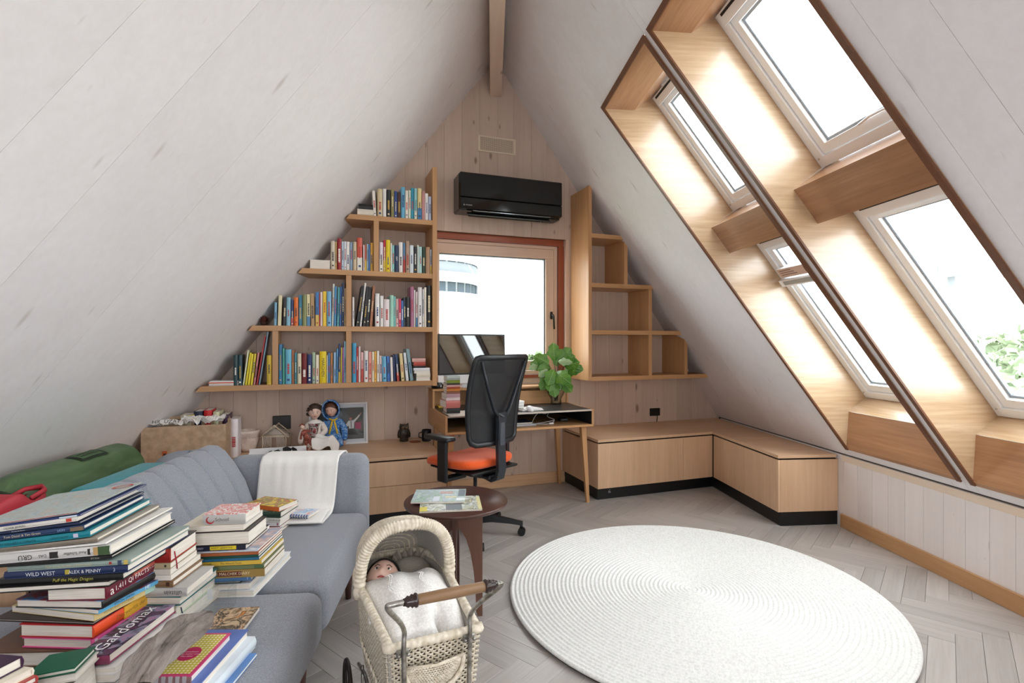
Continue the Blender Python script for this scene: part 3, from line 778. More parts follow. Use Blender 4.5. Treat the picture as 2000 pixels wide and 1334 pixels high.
for x, y in ((-.86, -1.90), (-.86, -2.67), (-.86, -3.15), (-1.42, -1.9), (-1.42, -3.8)):
    MB().lathe([(.014, .001), (.022, .16)], 12).build('leg', WALNUT['z'], so, T(x, y, 0))
# folded white blanket over the far armrest
bl = thing('blanket', 'white cotton blanket folded over the far armrest of the sofa', 'blanket', M_R)
path = [(-1.655, .58), (-1.652, .68), (-1.68, .708), (-1.74, .712), (-1.80, .706), (-1.826, .675), (-1.834, .60), (-1.842, .52), (-1.85, .462), (-1.875, .436), (-1.93, .432), (-2.02, .430)]
def sheet(path, x0a, x1a, x0b, x1b, nu, nv, amp, lift=0, seed=0):
    L = [0]
    for a, b in zip(path, path[1:]): L.append(L[-1]+math.hypot(b[0]-a[0], b[1]-a[1]))
    def fn(u, v):
        d = v*L[-1]; i = max(k for k in range(len(L)) if L[k] <= d+1e-9); i = min(i, len(L)-2); f = (d-L[i])/(L[i+1]-L[i])
        y, z = path[i][0]+(path[i+1][0]-path[i][0])*f, path[i][1]+(path[i+1][1]-path[i][1])*f
        x = (x0a+(x0b-x0a)*v) + ((x1a+(x1b-x1a)*v)-(x0a+(x0b-x0a)*v))*u
        w = amp*(math.sin(u*17+3*v+seed)+.6*math.sin(u*31-v*5+seed))*math.sin(min(1, v*1.3)*math.pi)
        return (x+w*.3, y-abs(w)-lift, z+lift)
    return MB().grid(fn, nu, nv)
o = sheet(path, -1.30, -.905, -1.34, -.955, 40, 44, .003).build('hanging_layer', CLOTH, bl)
md = o.modifiers.new('s', 'SOLIDIFY'); md.thickness = .008; md.offset = 1
path2 = [(-1.87, .447), (-1.95, .447), (-2.03, .445), (-2.05, .437), (-2.04, .4305)]
o = sheet(path2, -1.33, -.958, -1.33, -.95, 24, 16, .001, .0, 1).build('folded_layer', CLOTH, bl)
md = o.modifiers.new('s', 'SOLIDIFY'); md.thickness = .006; md.offset = 1

# ================================================================== RUG
rg = thing('rug', 'round white braided rug on the grey herringbone floor', 'rug', T(RUGC[0], RUGC[1], 0))
NR = 43; RR = .9374; pr_ = [(0.0, .023)]
for k in range(NR):
    r0, r1 = RR*k/NR, RR*(k+1)/NR
    for f, h in ((.12, .0215), (.32, .0255), (.5, .0268), (.68, .0255), (.88, .0215)):
        if r0+(r1-r0)*f > .001: pr_.append((r0+(r1-r0)*f, h))
pr_ += [(RR+.001, .018), (RR-.004, .0105), (0, .0105)]
RUGM = NT('braided_cotton'); tc = RUGM.node('ShaderNodeTexCoord')
gd = RUGM.node('ShaderNodeTexNoise', Scale=110.0, Detail=2.0); RUGM.link(tc.outputs['Object'], gd.inputs['Vector'])
wv_ = RUGM.node('ShaderNodeTexVoronoi', Scale=75.0); RUGM.link(tc.outputs['Object'], wv_.inputs['Vector'])
RUGM.base(RUGM.ramp(gd.outputs['Fac'], [(.3, lin('d3d3d1')), (.6, lin('e6e6e4'))]), .9); RUGM.bump(wv_.outputs['Distance'], .3, .002); RUGM = RUGM.mat
mb = MB(); mb.lathe(pr_, 200); o = recalc(mb.build('braid', RUGM, rg))
MB().lathe([(0, .0005), (RR-.012, .0005), (RR-.010, .0100), (0, .0100)], 120).build('backing', plain('2e2924', .9), rg)  # dark disc added for the shadow band under the rug's edge

# ================================================================== SIDE TABLE
tb = thing('side_table', 'round dark walnut side table with arched crossed base, beside the sofa', 'table', T(-.265, 2.477, 0, R_(-18)))
mb = MB(); mb.lathe([(0, .528), (.225, .528), (.2405, .534), (.244, .541), (.2435, .547), (.240, .55), (0, .55)], 96)
recalc(mb.build('tabletop', WALNUT['x'], tb))
def panel(par, ang, mats, hw=.125):
    pts = [(-hw, 0), (-hw, .527), (hw, .527), (hw, 0), (hw-.02, 0)]
    for q in range(13):
        a = math.pi*q/12; pts.append((math.cos(a)*(hw-.03), .02+.40*math.sin(a)))
    pts.append((-hw+.02, 0))
    mb = MB(); mb.prism(pts, -.009, .009, lambda a, b, d: (a, d, b+.0005))
    return recalc(mb.build('leg_panel', mats, par, Matrix.Rotation(ang, 4, 'Z')))
panel(tb, R_(20), WALNUT_L); panel(tb, R_(110), WALNUT['z'])

# ================================================================== OFFICE CHAIR
ch = thing('office_chair', 'black mesh office chair with orange seat at the desk', 'chair', T(-.25, 3.55, 0, R_(47)))
PLA = plain('1a1c20', .38); PLB = plain('0c0d0f', .45); FIT = plain('2a2e34', .3)
ORNG = fabric('orange_wool', 'd8480f', 'ee6420', 300)
for k in range(5):
    a = R_(-55+72*k) ; d = Vector((math.cos(a), math.sin(a), 0)); p = Vector((-d.y, d.x, 0))
    mb = MB(); ring = []
    for t, w, zt, zb in ((.03, .024, .135, .075), (.12, .022, .128, .085), (.24, .017, .108, .078), (.325, .013, .092, .068)):
        c = d*t; ring.append([c+p*w+Vector((0, 0, zb)), c-p*w+Vector((0, 0, zb)), c-p*w*.8+Vector((0, 0, zt)), c+p*w*.8+Vector((0, 0, zt))])
    vs = [v for r in ring for v in r]; fs = [(0, 1, 2, 3), (15, 14, 13, 12)]
    for i in range(3): fs += [(i*4+j, i*4+4+j, i*4+4+(j+1) % 4, i*4+(j+1) % 4) for j in range(4)]
    mb.add(vs, fs); mb.tube([d*.315+Vector((0, 0, .075)), d*.315+Vector((0, 0, .05))], .010, 8)
    leg = recalc(mb.build('base_arm', PLA, ch))
    cs = MB(); ax = p
    for sgn in (-1, 1):
        c = d*.318 + p*(sgn*.012) + Vector((0, 0, .0255))
        cs.tube([c-p*.0085, c+p*.0085], .025, 20, smooth=False)
    cs.tube([d*.318-p*.0035+Vector((0, 0, .026)), d*.318+p*.0035+Vector((0, 0, .026))], .021, 16)
    cs.build('caster', PLB, leg, Matrix.Identity(4))
mb = MB(); mb.lathe([(0, .07), (.035, .075), (.04, .13), (.03, .15), (.0, .155)], 20); mb.build('hub', PLA, ch)
mb = MB(); mb.lathe([(.019, .14), (.019, .30), (.013, .302), (.013, .42)], 16); mb.build('gas_lift', plain('b8bcc2', .2, .9), ch)
mb = MB(); mb.box(-.09, .09, -.14, .12, .405, .455, c=.02).box(-.06, .06, -.20, -.10, .40, .43, c=.01); mb.build('mechanism', PLA, ch)
def seat(u, v):
    a = 2*math.pi*u; b = math.pi*(v-.5); sg = lambda t, e: math.copysign(abs(t)**e, t)
    x = .245*sg(math.cos(a), .45)*sg(math.cos(b), .4); y = .235*sg(math.sin(a), .45)*sg(math.cos(b), .4); z = .495+.038*sg(math.sin(b), .6)
    z += .012*(x/.245)**2 - (.03*max(0, (y-.1)/.135)**2) + .012*max(0, -y/.235)
    return (x-.01, y+.045, z)
MB().grid(seat, 48, 16, cu=True).build('seat', ORNG, ch)
mb = MB(); mb.box(-.215, .215, -.20, .22, .452, .468, c=.007); mb.build('seat_pan', PLB, ch)
# back frame: a rounded trapezoid leaning back, with mesh and a Y-shaped spine
def backp(x, h, off=0):    # h 0..1 along the height, x across
    z = .640 + .56*h; lean = .205 + .10*h + .03*math.sin(h*math.pi)*-1 - .045*(x/.23)**2
    return Vector((x, -lean-off, z))
def hw(h): return .205+.03*math.sin(min(1, h*1.2)*math.pi/2)
loop = []
for i in range(9): loop.append((-1+2*i/8*1.0, 0))
loop = [(-.80+1.6*i/8, 0) for i in range(9)] + [(.95, .03)] + [(1, .08+.86*i/10) for i in range(11)] + [(.96, .99)] + [(.88-1.76*i/8, 1) for i in range(9)] + [(-.96, .99)] + [(-1, .94-.86*i/10) for i in range(11)] + [(-.95, .03)]
mb = MB(); mb.tube([backp(a*hw(h), h) for a, h in loop], .017, 8, closed=True, flat=1.1); mb.build('back_frame', PLA, ch)
t = NT('chair_mesh'); v = t.coord((1100, 1100, 1100), rand=False); ck = t.node('ShaderNodeTexNoise', Scale=1.0); t.link(v, ck.inputs['Vector'])
t.base(lin('14161a'), .6); tr = t.n.new('ShaderNodeBsdfTransparent'); mx = t.n.new('ShaderNodeMixShader'); mr = t.node('ShaderNodeMath', _operation='GREATER_THAN'); mr.inputs[1].default_value = .68
t.link(ck.outputs['Fac'], mr.inputs[0]); t.link(mr.outputs[0], mx.inputs[0]); t.link(t.b.outputs[0], mx.inputs[1]); t.link(tr.outputs[0], mx.inputs[2]); t.link(mx.outputs[0], t.n['Material Output'].inputs['Surface'])
MB().grid(lambda u, v: backp((2*u-1)*hw(v)*.98, .01+.98*v), 14, 14).build('back_mesh', t.mat, ch)
sp = MB()
for sgn in (-1, 1):
    sp.tube([backp(sgn*.20, .95, .012), backp(sgn*.135, .66, .03), backp(sgn*.07, .40, .04), backp(sgn*.035, .32, .042)], [.011, .013, .016, .018], 8, flat=.6)
sp.tube([backp(-.05, .36, .042), backp(0, .315, .044), backp(.05, .36, .042)], [.012, .016, .012], 8, flat=.7)
ring = []
for h, w, o_ in ((.36, .050, .034), (.26, .036, .036), (.12, .034, .036), (0.0, .034, .036)):
    c = backp(0, h, o_); ring.append((c, w))
vs = []; fs = []
for c, w in ring: vs += [c+Vector((-w, .012, 0)), c+Vector((w, .012, 0)), c+Vector((w*.9, -.014, 0)), c+Vector((-w*.9, -.014, 0))]
for i in range(3): fs += [(i*4+j, i*4+(j+1) % 4, i*4+4+(j+1) % 4, i*4+4+j) for j in range(4)]
sp.add(vs, fs + [(3, 2, 1, 0), (12, 13, 14, 15)])
recalc(sp.build('spine', FIT, ch))
mb = MB(); c = backp(0, .11, .052); mb.box(-.021, .021, c.y-.006, c.y+.006, c.z-.075, c.z+.075, c=.005); mb.build('height_slider', plain('474d55', .25), ch)
c0 = backp(0, -.02, .036)
pts = [Vector((0, c0.y, .66)), Vector((0, c0.y-.002, .56)), Vector((0, c0.y-.004, .47)), Vector((0, c0.y+.012, .415)), Vector((0, c0.y+.055, .395)), Vector((0, -.12, .408)), Vector((0, -.05, .415))]
vs = []; fs = []
for i, p in enumerate(pts):
    tng = (pts[min(i+1, 6)]-pts[max(i-1, 0)]).normalized(); nn = tng.cross(Vector((1, 0, 0))); w = .034; th_ = .013
    vs += [p+Vector((-w, 0, 0))+nn*th_, p+Vector((w, 0, 0))+nn*th_, p+Vector((w, 0, 0))-nn*th_, p+Vector((-w, 0, 0))-nn*th_]
for i in range(6): fs += [(i*4+j, i*4+(j+1) % 4, i*4+4+(j+1) % 4, i*4+4+j) for j in range(4)]
mb = MB(); mb.add(vs, fs+[(3, 2, 1, 0), (24, 25, 26, 27)]); recalc(mb.build('back_bracket', FIT, ch))
mb = MB(); mb.ball((0, -.185, .73), (.13, .02, .075), 16, 8); mb.build('lumbar_pad', plain('0a0b0d', .5), ch)
for sgn in (-1, 1):
    mb = MB()
    mb.box(sgn*.285-.013, sgn*.285+.013, -.045, .045, .40, .665, c=.008)
    mb.box(min(sgn*.285, sgn*.10)-.0, max(sgn*.285, sgn*.10), -.03, .03, .40, .43, c=.008)
    mb.build('arm_post', PLA, ch)
    softbox('arm_pad', PLA, ch, sgn*.285-.04, sgn*.285+.04, -.09, .15, .6655, .695, .013, 3)

# ================================================================== DOLL'S PRAM OF WICKER
PM = T(-.2, 1.35, 0, R_(23.5))
pg = thing('doll_pram', "old wicker doll's pram with a steel handle, standing by the sofa", 'pram', PM)
WICK = NT('wicker'); v = WICK.coord((60, 60, 60)); nn = WICK.node('ShaderNodeTexNoise', Scale=1.0, Detail=3.0); WICK.link(v, nn.inputs['Vector'])
WICK.base(WICK.ramp(nn.outputs['Fac'], [(.3, lin('bdb09a')), (.7, lin('e8dfce'))]), .5); WICK = WICK.mat
STEEL = NT('worn_steel'); v = STEEL.coord((40, 40, 40)); nn = STEEL.node('ShaderNodeTexNoise', Scale=1.0, Detail=4.0); STEEL.link(v, nn.inputs['Vector'])
STEEL.base(STEEL.ramp(nn.outputs['Fac'], [(.35, lin('6b675f')), (.6, lin('aaa7a1'))]), .32); STEEL.b.inputs['Metallic'].default_value = .85; STEEL = STEEL.mat
YF, RIM, BOT = .58, .53, .25
def plan(s, t):
    """s 0..1 round the body, t 0 bottom..1 rim"""
    k = .80+.20*t**.7
    per = 2*(YF)+.25+.31; d = s*per
    def hwid(y): return (.112+.026*min(1, y/.40))*k
    r = .045
    if d < .25: x, y = -.125+d, 0; x *= k*.128/.125
    elif d < .25+YF: y = d-.25; x = hwid(y)
    elif d < .25+YF+.31: e = (d-.25-YF)/.31; x = hwid(YF)*(1-2*e); y = YF
    else: y = YF-(d-.25-YF-.31); x = -hwid(y)
    # round the corners a little
    y = (y-YF/2)*(.92+.08*t)+YF/2
    if y > .42: x *= 1-.35*((y-.42)/.16)**2
    return x, y
def bodyp(s, t, off=0.0):
    x, y = plan(s % 1.0, t); z = BOT+(RIM-BOT)*t
    x2, y2 = plan((s+.004) % 1.0, t); x1, y1 = plan((s-.004) % 1.0, t)
    n = Vector((y2-y1, -(x2-x1), 0)); n.normalize()
    return Vector((x, y, z))+n*off
NS, ROWS = 104, 42
we = MB(); rw = .0028
for r in range(ROWS):
    t = (r+.5)/ROWS; pts = []
    for k in range(NS*2):
        s = k/(NS*2); ph = 1 if ((k//1+r) % 2 == 0) else -1
        pts.append(bodyp(s, t, .0035*ph*(1 if k % 2 == 0 else 1)))
    we.tube(pts, rw, 4, closed=True, smooth=True)
o = we.build('wicker_weave', WICK, pg); o['kind'] = 'stuff'
stk = MB()
for k in range(NS):
    s = k/NS+.25/NS; stk.tube([bodyp(s, 0), bodyp(s, .5), bodyp(s, 1)], .0024, 4)
o = stk.build('stakes', WICK, pg); o['kind'] = 'stuff'
ln = MB(); ln.grid(lambda u, v: bodyp(u, v, -.009), 60, 4, cu=True)
ln.grid(lambda u, v: Vector((bodyp(u, 0, -.01)*v).xy).to_3d()+Vector((0, (1-v)*.29, BOT+.004)), 40, 3, cu=True)
ln.build('inner_lining', LINING, pg)
rr = MB()     # ribbed roll along the rim, open under the hood
M_ = 420
def rimr(k): return .0125*(1+.09*math.cos(k*2*math.pi/4))
pts = [bodyp(k/M_, 1, .004)+Vector((0, 0, .004)) for k in range(M_)]
rr.tube(pts, [rimr(k) for k in range(M_)], 8, closed=True); rr.build('rim_roll', WICK, pg)
br = MB()
pts = [bodyp(k/200, .30, .006)+Vector((0, 0, .006*math.sin(k*math.pi/2))) for k in range(200)]
br.tube(pts, .005, 5, closed=True); br.build('plaited_band', WICK, pg)
# hood
YJ, HH = .36, .19
def hoodp(a, d, off=0.0):
    an = math.pi*a; w = (.140+off)*(1-.22*d*d)*abs(math.cos(an))**.75*(1 if an < math.pi/2 else -1); h = (HH+off)*math.sqrt(max(0, 1-(.92*d)**2.2))*abs(math.sin(an))**.75
    return Vector((w, YJ-.03*math.sin(an)+.27*d, RIM+h))
def sup(a): return a
hs_ = MB(); hs_.grid(lambda u, v: hoodp(u, v, -.008), 40, 14); hs_.grid(lambda u, v: hoodp(u, 1.0, -.008).lerp(Vector((0, YJ+.275, RIM)), v), 40, 4); hs_.build('hood_lining', LINING, pg)
hw_ = MB()
for r in range(30):
    d = (r+.3)/30; pts = []
    for k in range(97): pts.append(hoodp(k/96, d, .0025*(1 if (k+r) % 2 else -1)))
    hw_.tube(pts, .0042, 4)
for r in range(1, 6): hw_.tube([hoodp(k/60, 1.0, .002*(1 if (k+r) % 2 else -1)).lerp(Vector((0, YJ+.278, RIM)), r/6) for k in range(61)], .0042, 4)
o = hw_.build('hood_weave', WICK, pg); o['kind'] = 'stuff'
hr = MB(); K = 220
pts = [hoodp(k/(K-1), 0, .004) + Vector((0, -.012, 0)) for k in range(K)]
pts = [pts[0]-Vector((0, 0, .02))] + pts + [pts[-1]-Vector((0, 0, .02))]
hr.tube(pts, [.018*(1+.11*math.cos(k*2*math.pi/4)) for k in range(K+2)], 10)
hr.build('hood_rim', WICK, pg)
# half-moon pocket on the foot end
pk_ = MB(); PX = -.005
def pocket(u, v):
    x = PX+(2*u-1)*.075; dep = .072*math.sqrt(max(0, 1-(2*u-1)**2))
    return Vector((x, -.012-.026*math.sin(v*math.pi/2)*(1-(2*u-1)**4)*1.0, .485-dep*(1-v)**1.0))
for r in range(13):
    v = r/12; pk_.tube([pocket(k/40, v)+Vector((0, .0022*(1 if (k+r) % 2 else -1), 0)) for k in range(41)], .0026, 4)
o = pk_.build('pocket_weave', WICK, pg); o['kind'] = 'stuff'
pr2 = MB(); arc = [Vector((PX+.078*math.cos(math.pi+math.pi*k/30), -.022, .487+.078*math.sin(math.pi+math.pi*k/30))) for k in range(31)]
pr2.tube(arc, [.0062*(1+.12*math.cos(k*math.pi/2)) for k in range(31)], 7); pr2.tube([arc[0], (PX, -.04, .487), arc[-1]], .0045, 6); pr2.build('pocket_rim', WICK, pg)
# handle
hd = MB()
inv = PM.inverted()
def pt(px, py, z): return inv @ onZ(px, py, z)
zb_ = .735
bL, bR = pt(753, 1184, zb_), pt(984, 1138, zb_)
aL, aR = Vector((-.086, -.03, .525)), Vector((.086, -.03, .525))
mL, mR = Vector((-.088, -.035, .595)), Vector((.09, -.035, .60))
def smooth(pts, n=5):
    out = []
    P = [pts[0]]+pts+[pts[-1]]
    for i in range(1, len(P)-2):
        for k in range(n):
            t = k/n; a, b, c, d = P[i-1], P[i], P[i+1], P[i+2]
            out.append(.5*((2*b)+(c-a)*t+(2*a-5*b+4*c-d)*t*t+(3*b-a-3*c+d)*t**3))
    return out+[pts[-1]]
bl_, br_ = bL+(bR-bL)*.06, bR-(bR-bL)*.06
hd.tube(smooth([Vector((-.08, -.028, .24)), aL, mL, bL+(mL-bL)*.12, bl_, bl_+(bR-bL)*.17]), .0062, 10)
hd.tube(smooth([Vector((.08, -.028, .24)), aR, mR, bR+(mR-bR)*.12, br_, br_-(bR-bL)*.12]), .0062, 10)
hd.build('handle_rod', STEEL, pg)
gp = MB(); g0, g1 = bL+(bR-bL)*.235, bL+(bR-bL)*.84
gp.tube([g0, g0+(g1-g0)*.05, g0+(g1-g0)*.5, g1-(g1-g0)*.05, g1], [.010, .0115, .0125, .0115, .010], 14)
gp.build('grip', wood('worn_grip', '6e5138', '9a7a58', 'x', .4, 1.5, tone=0), pg)
for e, s_g in ((g0, -1), (g1, 1)):
    fe = MB(); d = (g1-g0).normalized()*s_g
    fe.tube([e-d*.004, e, e+d*.004, e+d*.008, e+d*.012, e+d*.017, e+d*.022, e+d*.027], [.0145, .0155, .0125, .0145, .0105, .0125, .0085, .0075], 14)
    fe.build('ferrule', plain('2a1916', .25), pg)
for x in (-.086, .086):
    ba = MB(); ba.box(x-.017, x+.017, -.024, -.016, .515, .535, c=.003); ba.tube([(x-.012, -.02, .525), (x-.012, -.033, .525)], .004, 8); ba.tube([(x+.012, -.02, .525), (x+.012, -.033, .525)], .004, 8)
    ba.build('bracket', STEEL, pg)
# undercarriage
uc = MB()
for x in (-.12, .12):
    uc.tube([(x, -.01, .18), (x, .15, .235), (x, .40, .235), (x, .56, .18)], .006, 6)
for y in (.08, .46): uc.tube([(-.165, y, .125), (.165, y, .125)], .005, 6); uc.tube([(-.12, y, .125), (-.12, y, .23)], .005, 6); uc.tube([(.12, y, .125), (.12, y, .23)], .005, 6)
uc.build('chassis', STEEL, pg)
for x in (-.165, .165):
    for y in (.08, .46):
        w = MB(); ring = [(0, .118*math.cos(2*math.pi*k/40), .118*math.sin(2*math.pi*k/40)) for k in range(40)]
        w.tube(ring, .007, 8, closed=True)
        for k in range(8): a = math.pi*2*k/8; w.tube([(0, .01*math.cos(a), .01*math.sin(a)), (0, .115*math.cos(a), .115*math.sin(a))], .0018, 4)
        w.tube([(-.012, 0, 0), (.012, 0, 0)], .012, 10)
        w.build('wheel', plain('1c1512', .5), pg, T(x, y, .1255))
# ================================================================== BOOKS
CVR = {}
def cover_mat(c):
    if c not in CVR:
        t = NT('cover_'+c); v = t.coord((9, 9, 9)); n = t.node('ShaderNodeTexNoise', Scale=1.0, Detail=3.0); t.link(v, n.inputs['Vector'])
        a = lin(c); d = tuple(x*.86 for x in a[:3])+(1,)
        t.base(t.ramp(n.outputs['Fac'], [(.35, d), (.6, a)]), .38); CVR[c] = t.mat
    return CVR[c]
def art_mat(cols, scale=26, rough=.35):
    """a printed cover picture: patches of several colours"""
    k = ('art', tuple(cols), scale)
    if k not in CVR:
        t = NT('printed_cover'); v = t.coord((scale,)*3); n = t.node('ShaderNodeTexNoise', Scale=1.0, Detail=3.0, Distortion=1.2); t.link(v, n.inputs['Vector'])
        m = len(cols); c = t.ramp(n.outputs['Fac'], [(.30+.4*i/max(1, m-1), lin(x)) for i, x in enumerate(cols)])
        t.base(c, rough); CVR[k] = t.mat
    return CVR[k]
ORD = 'first second third fourth fifth sixth seventh eighth ninth tenth eleventh twelfth thirteenth fourteenth fifteenth sixteenth seventeenth eighteenth nineteenth twentieth twenty-first twenty-second twenty-third'.split()
def contrast(c):
    r, g, b = (int(c[i:i+2], 16) for i in (0, 2, 4)); return 'f2eee6' if .3*r+.6*g+.1*b < 135 else random.choice(['2b2b30', '8a2a2a', '2d4a78', '3a3a3a'])
def upright_book(M, w, d, h, c, label, group, hard=False, title=None, band=None):
    """standing book: spine at y=0 facing -y, thickness along x, height along z"""
    t = thing('book', label, 'book', M, group)
    e = .0016; o = .003 if hard else .0005
    mb = MB()
    mb.box(-w/2, -w/2+e, .0008, d, 0, h).box(w/2-e, w/2, .0008, d, 0, h)
    n = 6; arc = [(-w/2+w*k/n, -(.22 if hard else .06)*w*math.sin(math.pi*k/n)) for k in range(n+1)]
    mb.prism(arc+[(w/2, .0012), (-w/2, .0012)], 0, h, lambda a, b, dd: (a, b, dd))
    recalc(mb.build('cover', cover_mat(c), t))
    MB().box(-w/2+e, w/2-e, .0013, d-o, o, h-o).build('pages', PAPER, t)
    yy = -(.22 if hard else .06)*w - .0004
    if title:
        lettering(title, w*.62, 'lettering', plain(contrast(c), .5), t, T(0, yy, h*.5) @ FACE @ Matrix.Rotation(R_(-90), 4, 'Z'))
    elif w > .010 and random.random() < .85:
        pal = ['f2ede2', 'e8d9b0', 'c9a24a', 'b03a34', '2f4a7a', '3a3a3c'] ; lum = sum(int(c[i:i+2], 16) for i in (0, 2, 4))/3
        pal = pal[:3] if lum < 120 else pal[3:]; tc_ = random.choice(pal)
        z = h*random.uniform(.22, .40); z1 = z+h*random.uniform(.22, .40); wd = w*random.uniform(.14, .26)
        m_ = MB()
        while z < z1:
            q = h*random.uniform(.018, .05); m_.box(-wd, wd, yy, yy+.0003, z, z+q); z += q+h*random.uniform(.006, .014)
        o = m_.build('title', plain(tc_, .5), t); o['kind'] = 'stuff'
        if random.random() < .5: z0 = h*random.uniform(.06, .12); MB().box(-w*.22, w*.22, yy, yy+.0003, z0, z0+w*.4).build('spine_mark', plain(random.choice(pal), .5), t)
        if random.random() < .22: k = random.uniform(.55, .8); MB().box(-w*.49, w*.49, yy+.0001, yy+.0004, 0, h*(1-k)).build('spine_band', cover_mat(random.choice(['e8e2d4', 'b8433a', '3f7fb0', 'd9b44a'])), t)
    return t
QX = lambda x: 380+x*480/1392.0
QY = lambda y: 320+y*460/1334.0
SPV = -.262
def row(data, zshelf, bay, group, yref):
    i = 0; prev = -9
    for ln_ in data.strip().split('\n'):
        f = ln_.split(','); x0, x1, yt, c, desc = float(f[0]), float(f[1]), float(f[2]), f[3].strip(), f[4].strip()
        dx = float(f[5]) if len(f) > 5 and f[5].strip() else 0.0
        title = f[6].strip() if len(f) > 6 and f[6].strip() else None
        sv = SPV+random.uniform(-.005, .006)
        p0, p1 = onB(QX(x0), QY(yref), sv), onB(QX(x1), QY(yref), sv); top = onB(QX((x0+x1)/2+dx), QY(yt), sv)
        w = p1.x-p0.x-.0012; u = (p0.x+p1.x)/2; h = max(.08, top.z-zshelf)
        ang = math.atan2(top.x-u, h) if dx else 0.0
        if ang: h = h/math.cos(ang); w = max(.006, w*math.cos(ang)-.0006)
        wv2 = w/2*abs(math.sin(ang))
        d = random.uniform(.12, .165)+(.03 if h > .22 else 0)
        M = M_B @ T(u, sv, zshelf+.0006+wv2) @ Matrix.Rotation(ang, 4, 'Y')
        upright_book(M, w, d, h-wv2*2, c, '%s, %s upright from left, %s' % (desc, ORD[i], bay), group, hard=(w > .024), title=title)
        i += 1
Z4, Z3, Z2, Z1 = [s[2] for s in SH][::-1]
row('''1014,1030,152,ece6da,white-spined slim paperback,-8
1036,1064,143,d9c6a0,sand-coloured paperback with a black figure
1066,1086,143,e6e4e0,white paperback with grey lettering
1088,1110,148,2c2c2e,black and white paperback
1113,1130,145,8c8350,khaki paperback
1131,1148,155,2f4a86,royal blue paperback with red marks
1150,1168,160,4a2f28,dark brown paperback
1170,1192,133,6db6d6,tall sky-blue paperback
1194,1210,152,ebe4d4,cream-white paperback
1212,1225,150,cfd8c4,pale green paperback
1226,1243,137,2f93ab,tall teal paperback
1245,1260,140,8fc3c6,light aqua paperback
1263,1286,140,e8d598,pale yellow paperback with red lettering
1288,1305,155,c08a86,dusty rose paperback
1306,1323,168,ebe6e2,short white paperback
1325,1341,185,b9c2dc,short lavender paperback''', Z4, 'top row', "books on the bookcase's top row", 300)
row('''772,795,438,ddd2bc,beige paperback
796,806,442,caa868,slim tan paperback
808,832,423,a11f25,dark red hardback
833,846,440,bccbd8,pale grey-blue paperback
847,860,440,e3e8ee,white and blue paperback
861,878,442,eeeae4,plain white paperback
880,896,445,8fa6c0,blue patterned paperback
898,918,443,d8c5a4,buff paperback
920,950,420,d9614c,big coral red hardback
955,963,460,ecdedd,pinkish white slim paperback
964,975,460,bf6a4c,terracotta slim paperback
976,986,455,a8cbe2,light blue slim paperback
987,995,458,3f6fae,mid-blue slim paperback
996,1011,448,e0aa3c,amber paperback''', Z3, 'second row down, left bay', "books in the second row's left bay", 598)
row('''1047,1068,445,e8e2ea,white hardback with lilac lettering
1069,1083,432,b01e33,crimson paperback
1084,1108,432,f0d61e,bright yellow paperback
1110,1118,450,efece6,slim white paperback
1119,1132,462,8fd0c8,mint paperback
1133,1155,462,1f3558,navy hardback reading DRY,,DRY
1157,1179,445,eeeae6,white paperback
1181,1193,448,5a83a6,steel blue paperback
1196,1216,438,b99a84,brownish beige paperback
1218,1240,462,dfe8ec,pale icy white paperback
1242,1260,470,18191b,black paperback
1262,1270,460,dfe8dc,slim greenish white paperback
1271,1288,470,b8dcd8,pale aqua paperback
1289,1307,472,1f3a2c,dark green paperback
1309,1333,473,b48e6c,tan paperback
1334,1343,485,bccbe0,slim pale blue paperback''', Z3, 'second row down, right bay', "books in the second row's right bay", 605)
row('''450,465,785,7fb2cf,light blue paperback,3
470,491,745,e6dcb4,cream paperback with black letters,6
499,517,755,1c1c1e,black and cream paperback,5
519,544,757,8fc4d8,light blue hardback,2
546,561,770,22346a,navy paperback with red foot
563,587,757,e8742a,orange paperback
590,609,743,2f7f9e,sea-blue paperback
611,634,742,8f9560,olive patterned paperback
636,656,740,eadfae,pale cream yellow paperback
660,681,735,b89468,kraft brown paperback,-4
685,705,727,3f78b4,blue paperback
706,712,735,d43a30,thin red booklet
713,725,727,e8d8d6,white and red paperback
727,747,723,efc62e,yellow hardback with blue foot
749,775,723,7fb8dc,light blue hardback with pink letters
777,788,680,dfe6da,tall slim white-green book,6
789,803,695,3f86b8,tall slim blue book,4
806,819,700,4fa0a8,tall slim turquoise book,5
821,832,695,2f62a4,tall slim cobalt book,4
834,846,672,1f2c50,tallest slim navy book,2
848,857,705,b99a70,slim tan book''', Z2, 'third row down, left bay', "books in the third row's left bay", 915)
row('''894,905,755,e8e6e2,slim white book
914,931,690,19191b,leaning black magazine file,32
935,946,675,eceae6,leaning white slim book,28
953,970,695,1e1e20,leaning black paperback,21
972,988,700,121214,leaning matt black hardback,16
991,1006,692,a86c4c,leaning copper-brown paperback,18
1023,1048,735,efecea,white hardback with grey lettering
1052,1070,748,eceae6,white paperback with red dots
1072,1105,768,f0e6e6,broad white hardback with pink lettering
1107,1128,745,a8dcc8,mint hardback
1129,1139,752,7cc4c0,slim aqua paperback
1140,1156,765,dcb0ac,pale pink paperback
1157,1170,765,d0305a,raspberry paperback
1171,1183,775,3f6cae,blue paperback
1184,1197,758,2a3a48,slate navy paperback
1198,1219,755,232323,black patterned paperback
1222,1242,697,b0708e,tall mauve hardback
1243,1251,715,e8e6e4,tall slim white paperback
1254,1263,725,e4d2d2,slim pinkish white paperback
1266,1288,700,eeeceb,tall white hardback
1291,1300,710,d8d8d8,slim light grey book
1301,1313,700,e4dccc,slim cream book
1315,1340,690,101113,tall black binder''', Z2, 'third row down, right bay', "books in the third row's right bay", 920)
